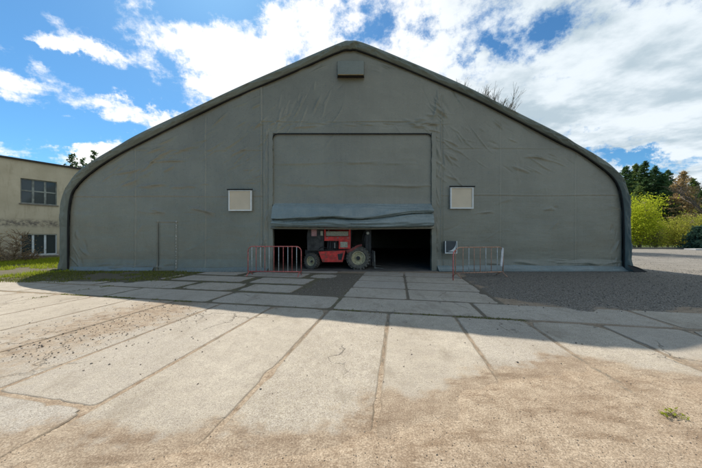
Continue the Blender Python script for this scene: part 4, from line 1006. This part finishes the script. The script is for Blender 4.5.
conifer('spruce_tree', 'dark ragged spruce top behind the house roof', at(73, 42), 42, hh(153, 42), 2.6, M_needle, low=.3, seed=51, dens=.9, lf=.5)
conifer('spruce_tree', 'thin spruce tip rising over the left roof curve', at(94, 42), 42, hh(150, 42), 1.4, M_needle, low=.5, seed=53, dens=.6, lf=.5)
conifer('spruce_tree', 'low dark spruce between house roof and hangar', at(82, 46), 46, hh(158, 46), 3.0, M_needle, low=.3, seed=54, dens=.9, lf=.5)
leafy('bare_shrub', 'tan twiggy shrub growing against the house wall', at(8, 13.2), 13.2, hh(229, 13.2), 1.1, M_larch, 61, 500, .03, None, 12, 'shrub', .1, 60)
leafy('bare_shrub', 'low scrub at the foot of the house beneath the window', at(30, 14.0), 14.0, hh(251, 14.0), .6, M_larch, 62, 260, .03, None, 8, 'shrub', .1, 40)
# low kerb at the far side of the yard
b = MB()
for k in range(30): b.box((28+k*2.02, 29.2, -.1), (30+k*2.02, 29.45, .13+.02*random.random()))
tag(b.build('kerb_wall', mat('weathered_kerb', (.13, .12, .10), .9)), 'low dark concrete edging along the far side of the gravel yard', 'kerb')
b = MB(); b.box((at(691, 27), 26.6, -.05), (at(712, 27), 27.6, .14), bev=.03); tag(b.build('concrete_block', mat('pale_block', (.45, .43, .40), .9, bump=.3)), 'pale flat concrete block below the blue spruce', 'concrete block')

# ------------------------------------------------------------ grass
def grass(name, n, sampler, h0, h1, m, label):
    V = []; k = 0
    P_ = [];
    for _ in range(n):
        p = sampler()
        if p is None: continue
        P_.append(p)
    P_ = np.array(P_); n = len(P_); a = rng.random(n)*6.283; h = h0+(h1-h0)*rng.random(n)**2; w = .004+.006*rng.random(n)
    w = w*(1+P_[:, 1]/14); bend = rng.random(n)*.6*h; a2 = rng.random(n)*6.283
    dx, dy = np.cos(a)*w, np.sin(a)*w
    v0 = np.stack([P_[:, 0]-dx, P_[:, 1]-dy, P_[:, 2]], -1); v1 = np.stack([P_[:, 0]+dx, P_[:, 1]+dy, P_[:, 2]], -1)
    v2 = np.stack([P_[:, 0]+np.cos(a2)*bend, P_[:, 1]+np.sin(a2)*bend, P_[:, 2]+h], -1)
    V = np.stack([v0, v1, v2], 1).reshape(-1, 3)
    return tag(raw(name, V, np.arange(3*n).reshape(-1, 3), m), label, 'grass', kind='stuff')
M_gr1 = leaf_mat('sun_toned_grass', (.32, .37, .035), .45, .4); M_gr2 = leaf_mat('shade_toned_grass', (.19, .20, .05), .35, .6)  # one grass in two tones, sun and shade put into the colours
def g_left():
    y = random.uniform(8.9, 16.5); x = -11.8-random.random()*13
    if x < -1.6*y or (Vector((x, y, 0))-H0).dot(HN) < -.0: return None
    if fbm(np.array(x), np.array(y), .9, 3, 101) + .03*(y-9.5) < .46: return None
    if (Vector((x, y, 0))-H0).dot(HN) < .15: return None
    return (x, y, gz(x, y)-.01)
def g_shade():
    x = random.uniform(-12.2, -6.1)-abs(random.gauss(0, .4)); y = random.uniform(8.0, 10.75)
    if y < 7.95+.5*fbm(np.array(x), np.array(0.), .8, 2, 5) + .12*(x+8.5)*(x > -8.5): return None
    if fbm(np.array(x), np.array(y), 1.4, 3, 105) < .43: return None
    return (x, y, gz(x, y)-.01)
def g_joint():
    r = random.random()
    if r < .45: u = 5.01+random.gauss(0, .035); v = random.uniform(-9, 2.4)
    elif r < .6: v = -8.7+random.gauss(0, .07); u = random.uniform(4.2, 6.2)
    else: u = random.uniform(6.2, 9.8); v = random.uniform(-7.5, -2.5)
    x, y = uv2w(u, v)
    if fbm(np.array(x), np.array(y), 2.6, 3, 107) < (.53 if r < .6 else .50): return None
    return (x, y, gz(x, y)-.005)
grass('sun_toned_grass', 60000, g_left, .04, .17, M_gr1, 'bright yellow-green grass in the sun before the house')
grass('shaded_grass', 16000, g_shade, .02, .09, M_gr2, 'short rough grass along the foot of the left gable')
grass('joint_grass', 11000, g_joint, .01, .035, M_gr2, 'thin grass and moss growing in the slab joints')
# small weed in the sand
wx, wy = at(674, 2.08), 2.08
wd = thing('weed', 'small green weed growing in the sand at lower right', 'weed', (wx, wy, gz(wx, wy)))
cs = []; 
b = MB()
for k in range(26):
    a = random.random()*6.28; L = random.uniform(.02, .11); z = random.uniform(.008, .035)
    p1 = Vector((math.cos(a)*L, math.sin(a)*L*.7, z)); b.tube([(0, 0, 0), p1*.6+Vector((0, 0, .01)), p1], .0012, 4, cap=False)
    for j in range(4): cs.append(tuple(p1+Vector((random.gauss(0, .010), random.gauss(0, .010), random.gauss(0, .004)))))
b.build('stalks', M_twig, wd); leaves('leaves', cs, [random.uniform(.007, .014) for _ in cs], M_gr1, wd, 1.)
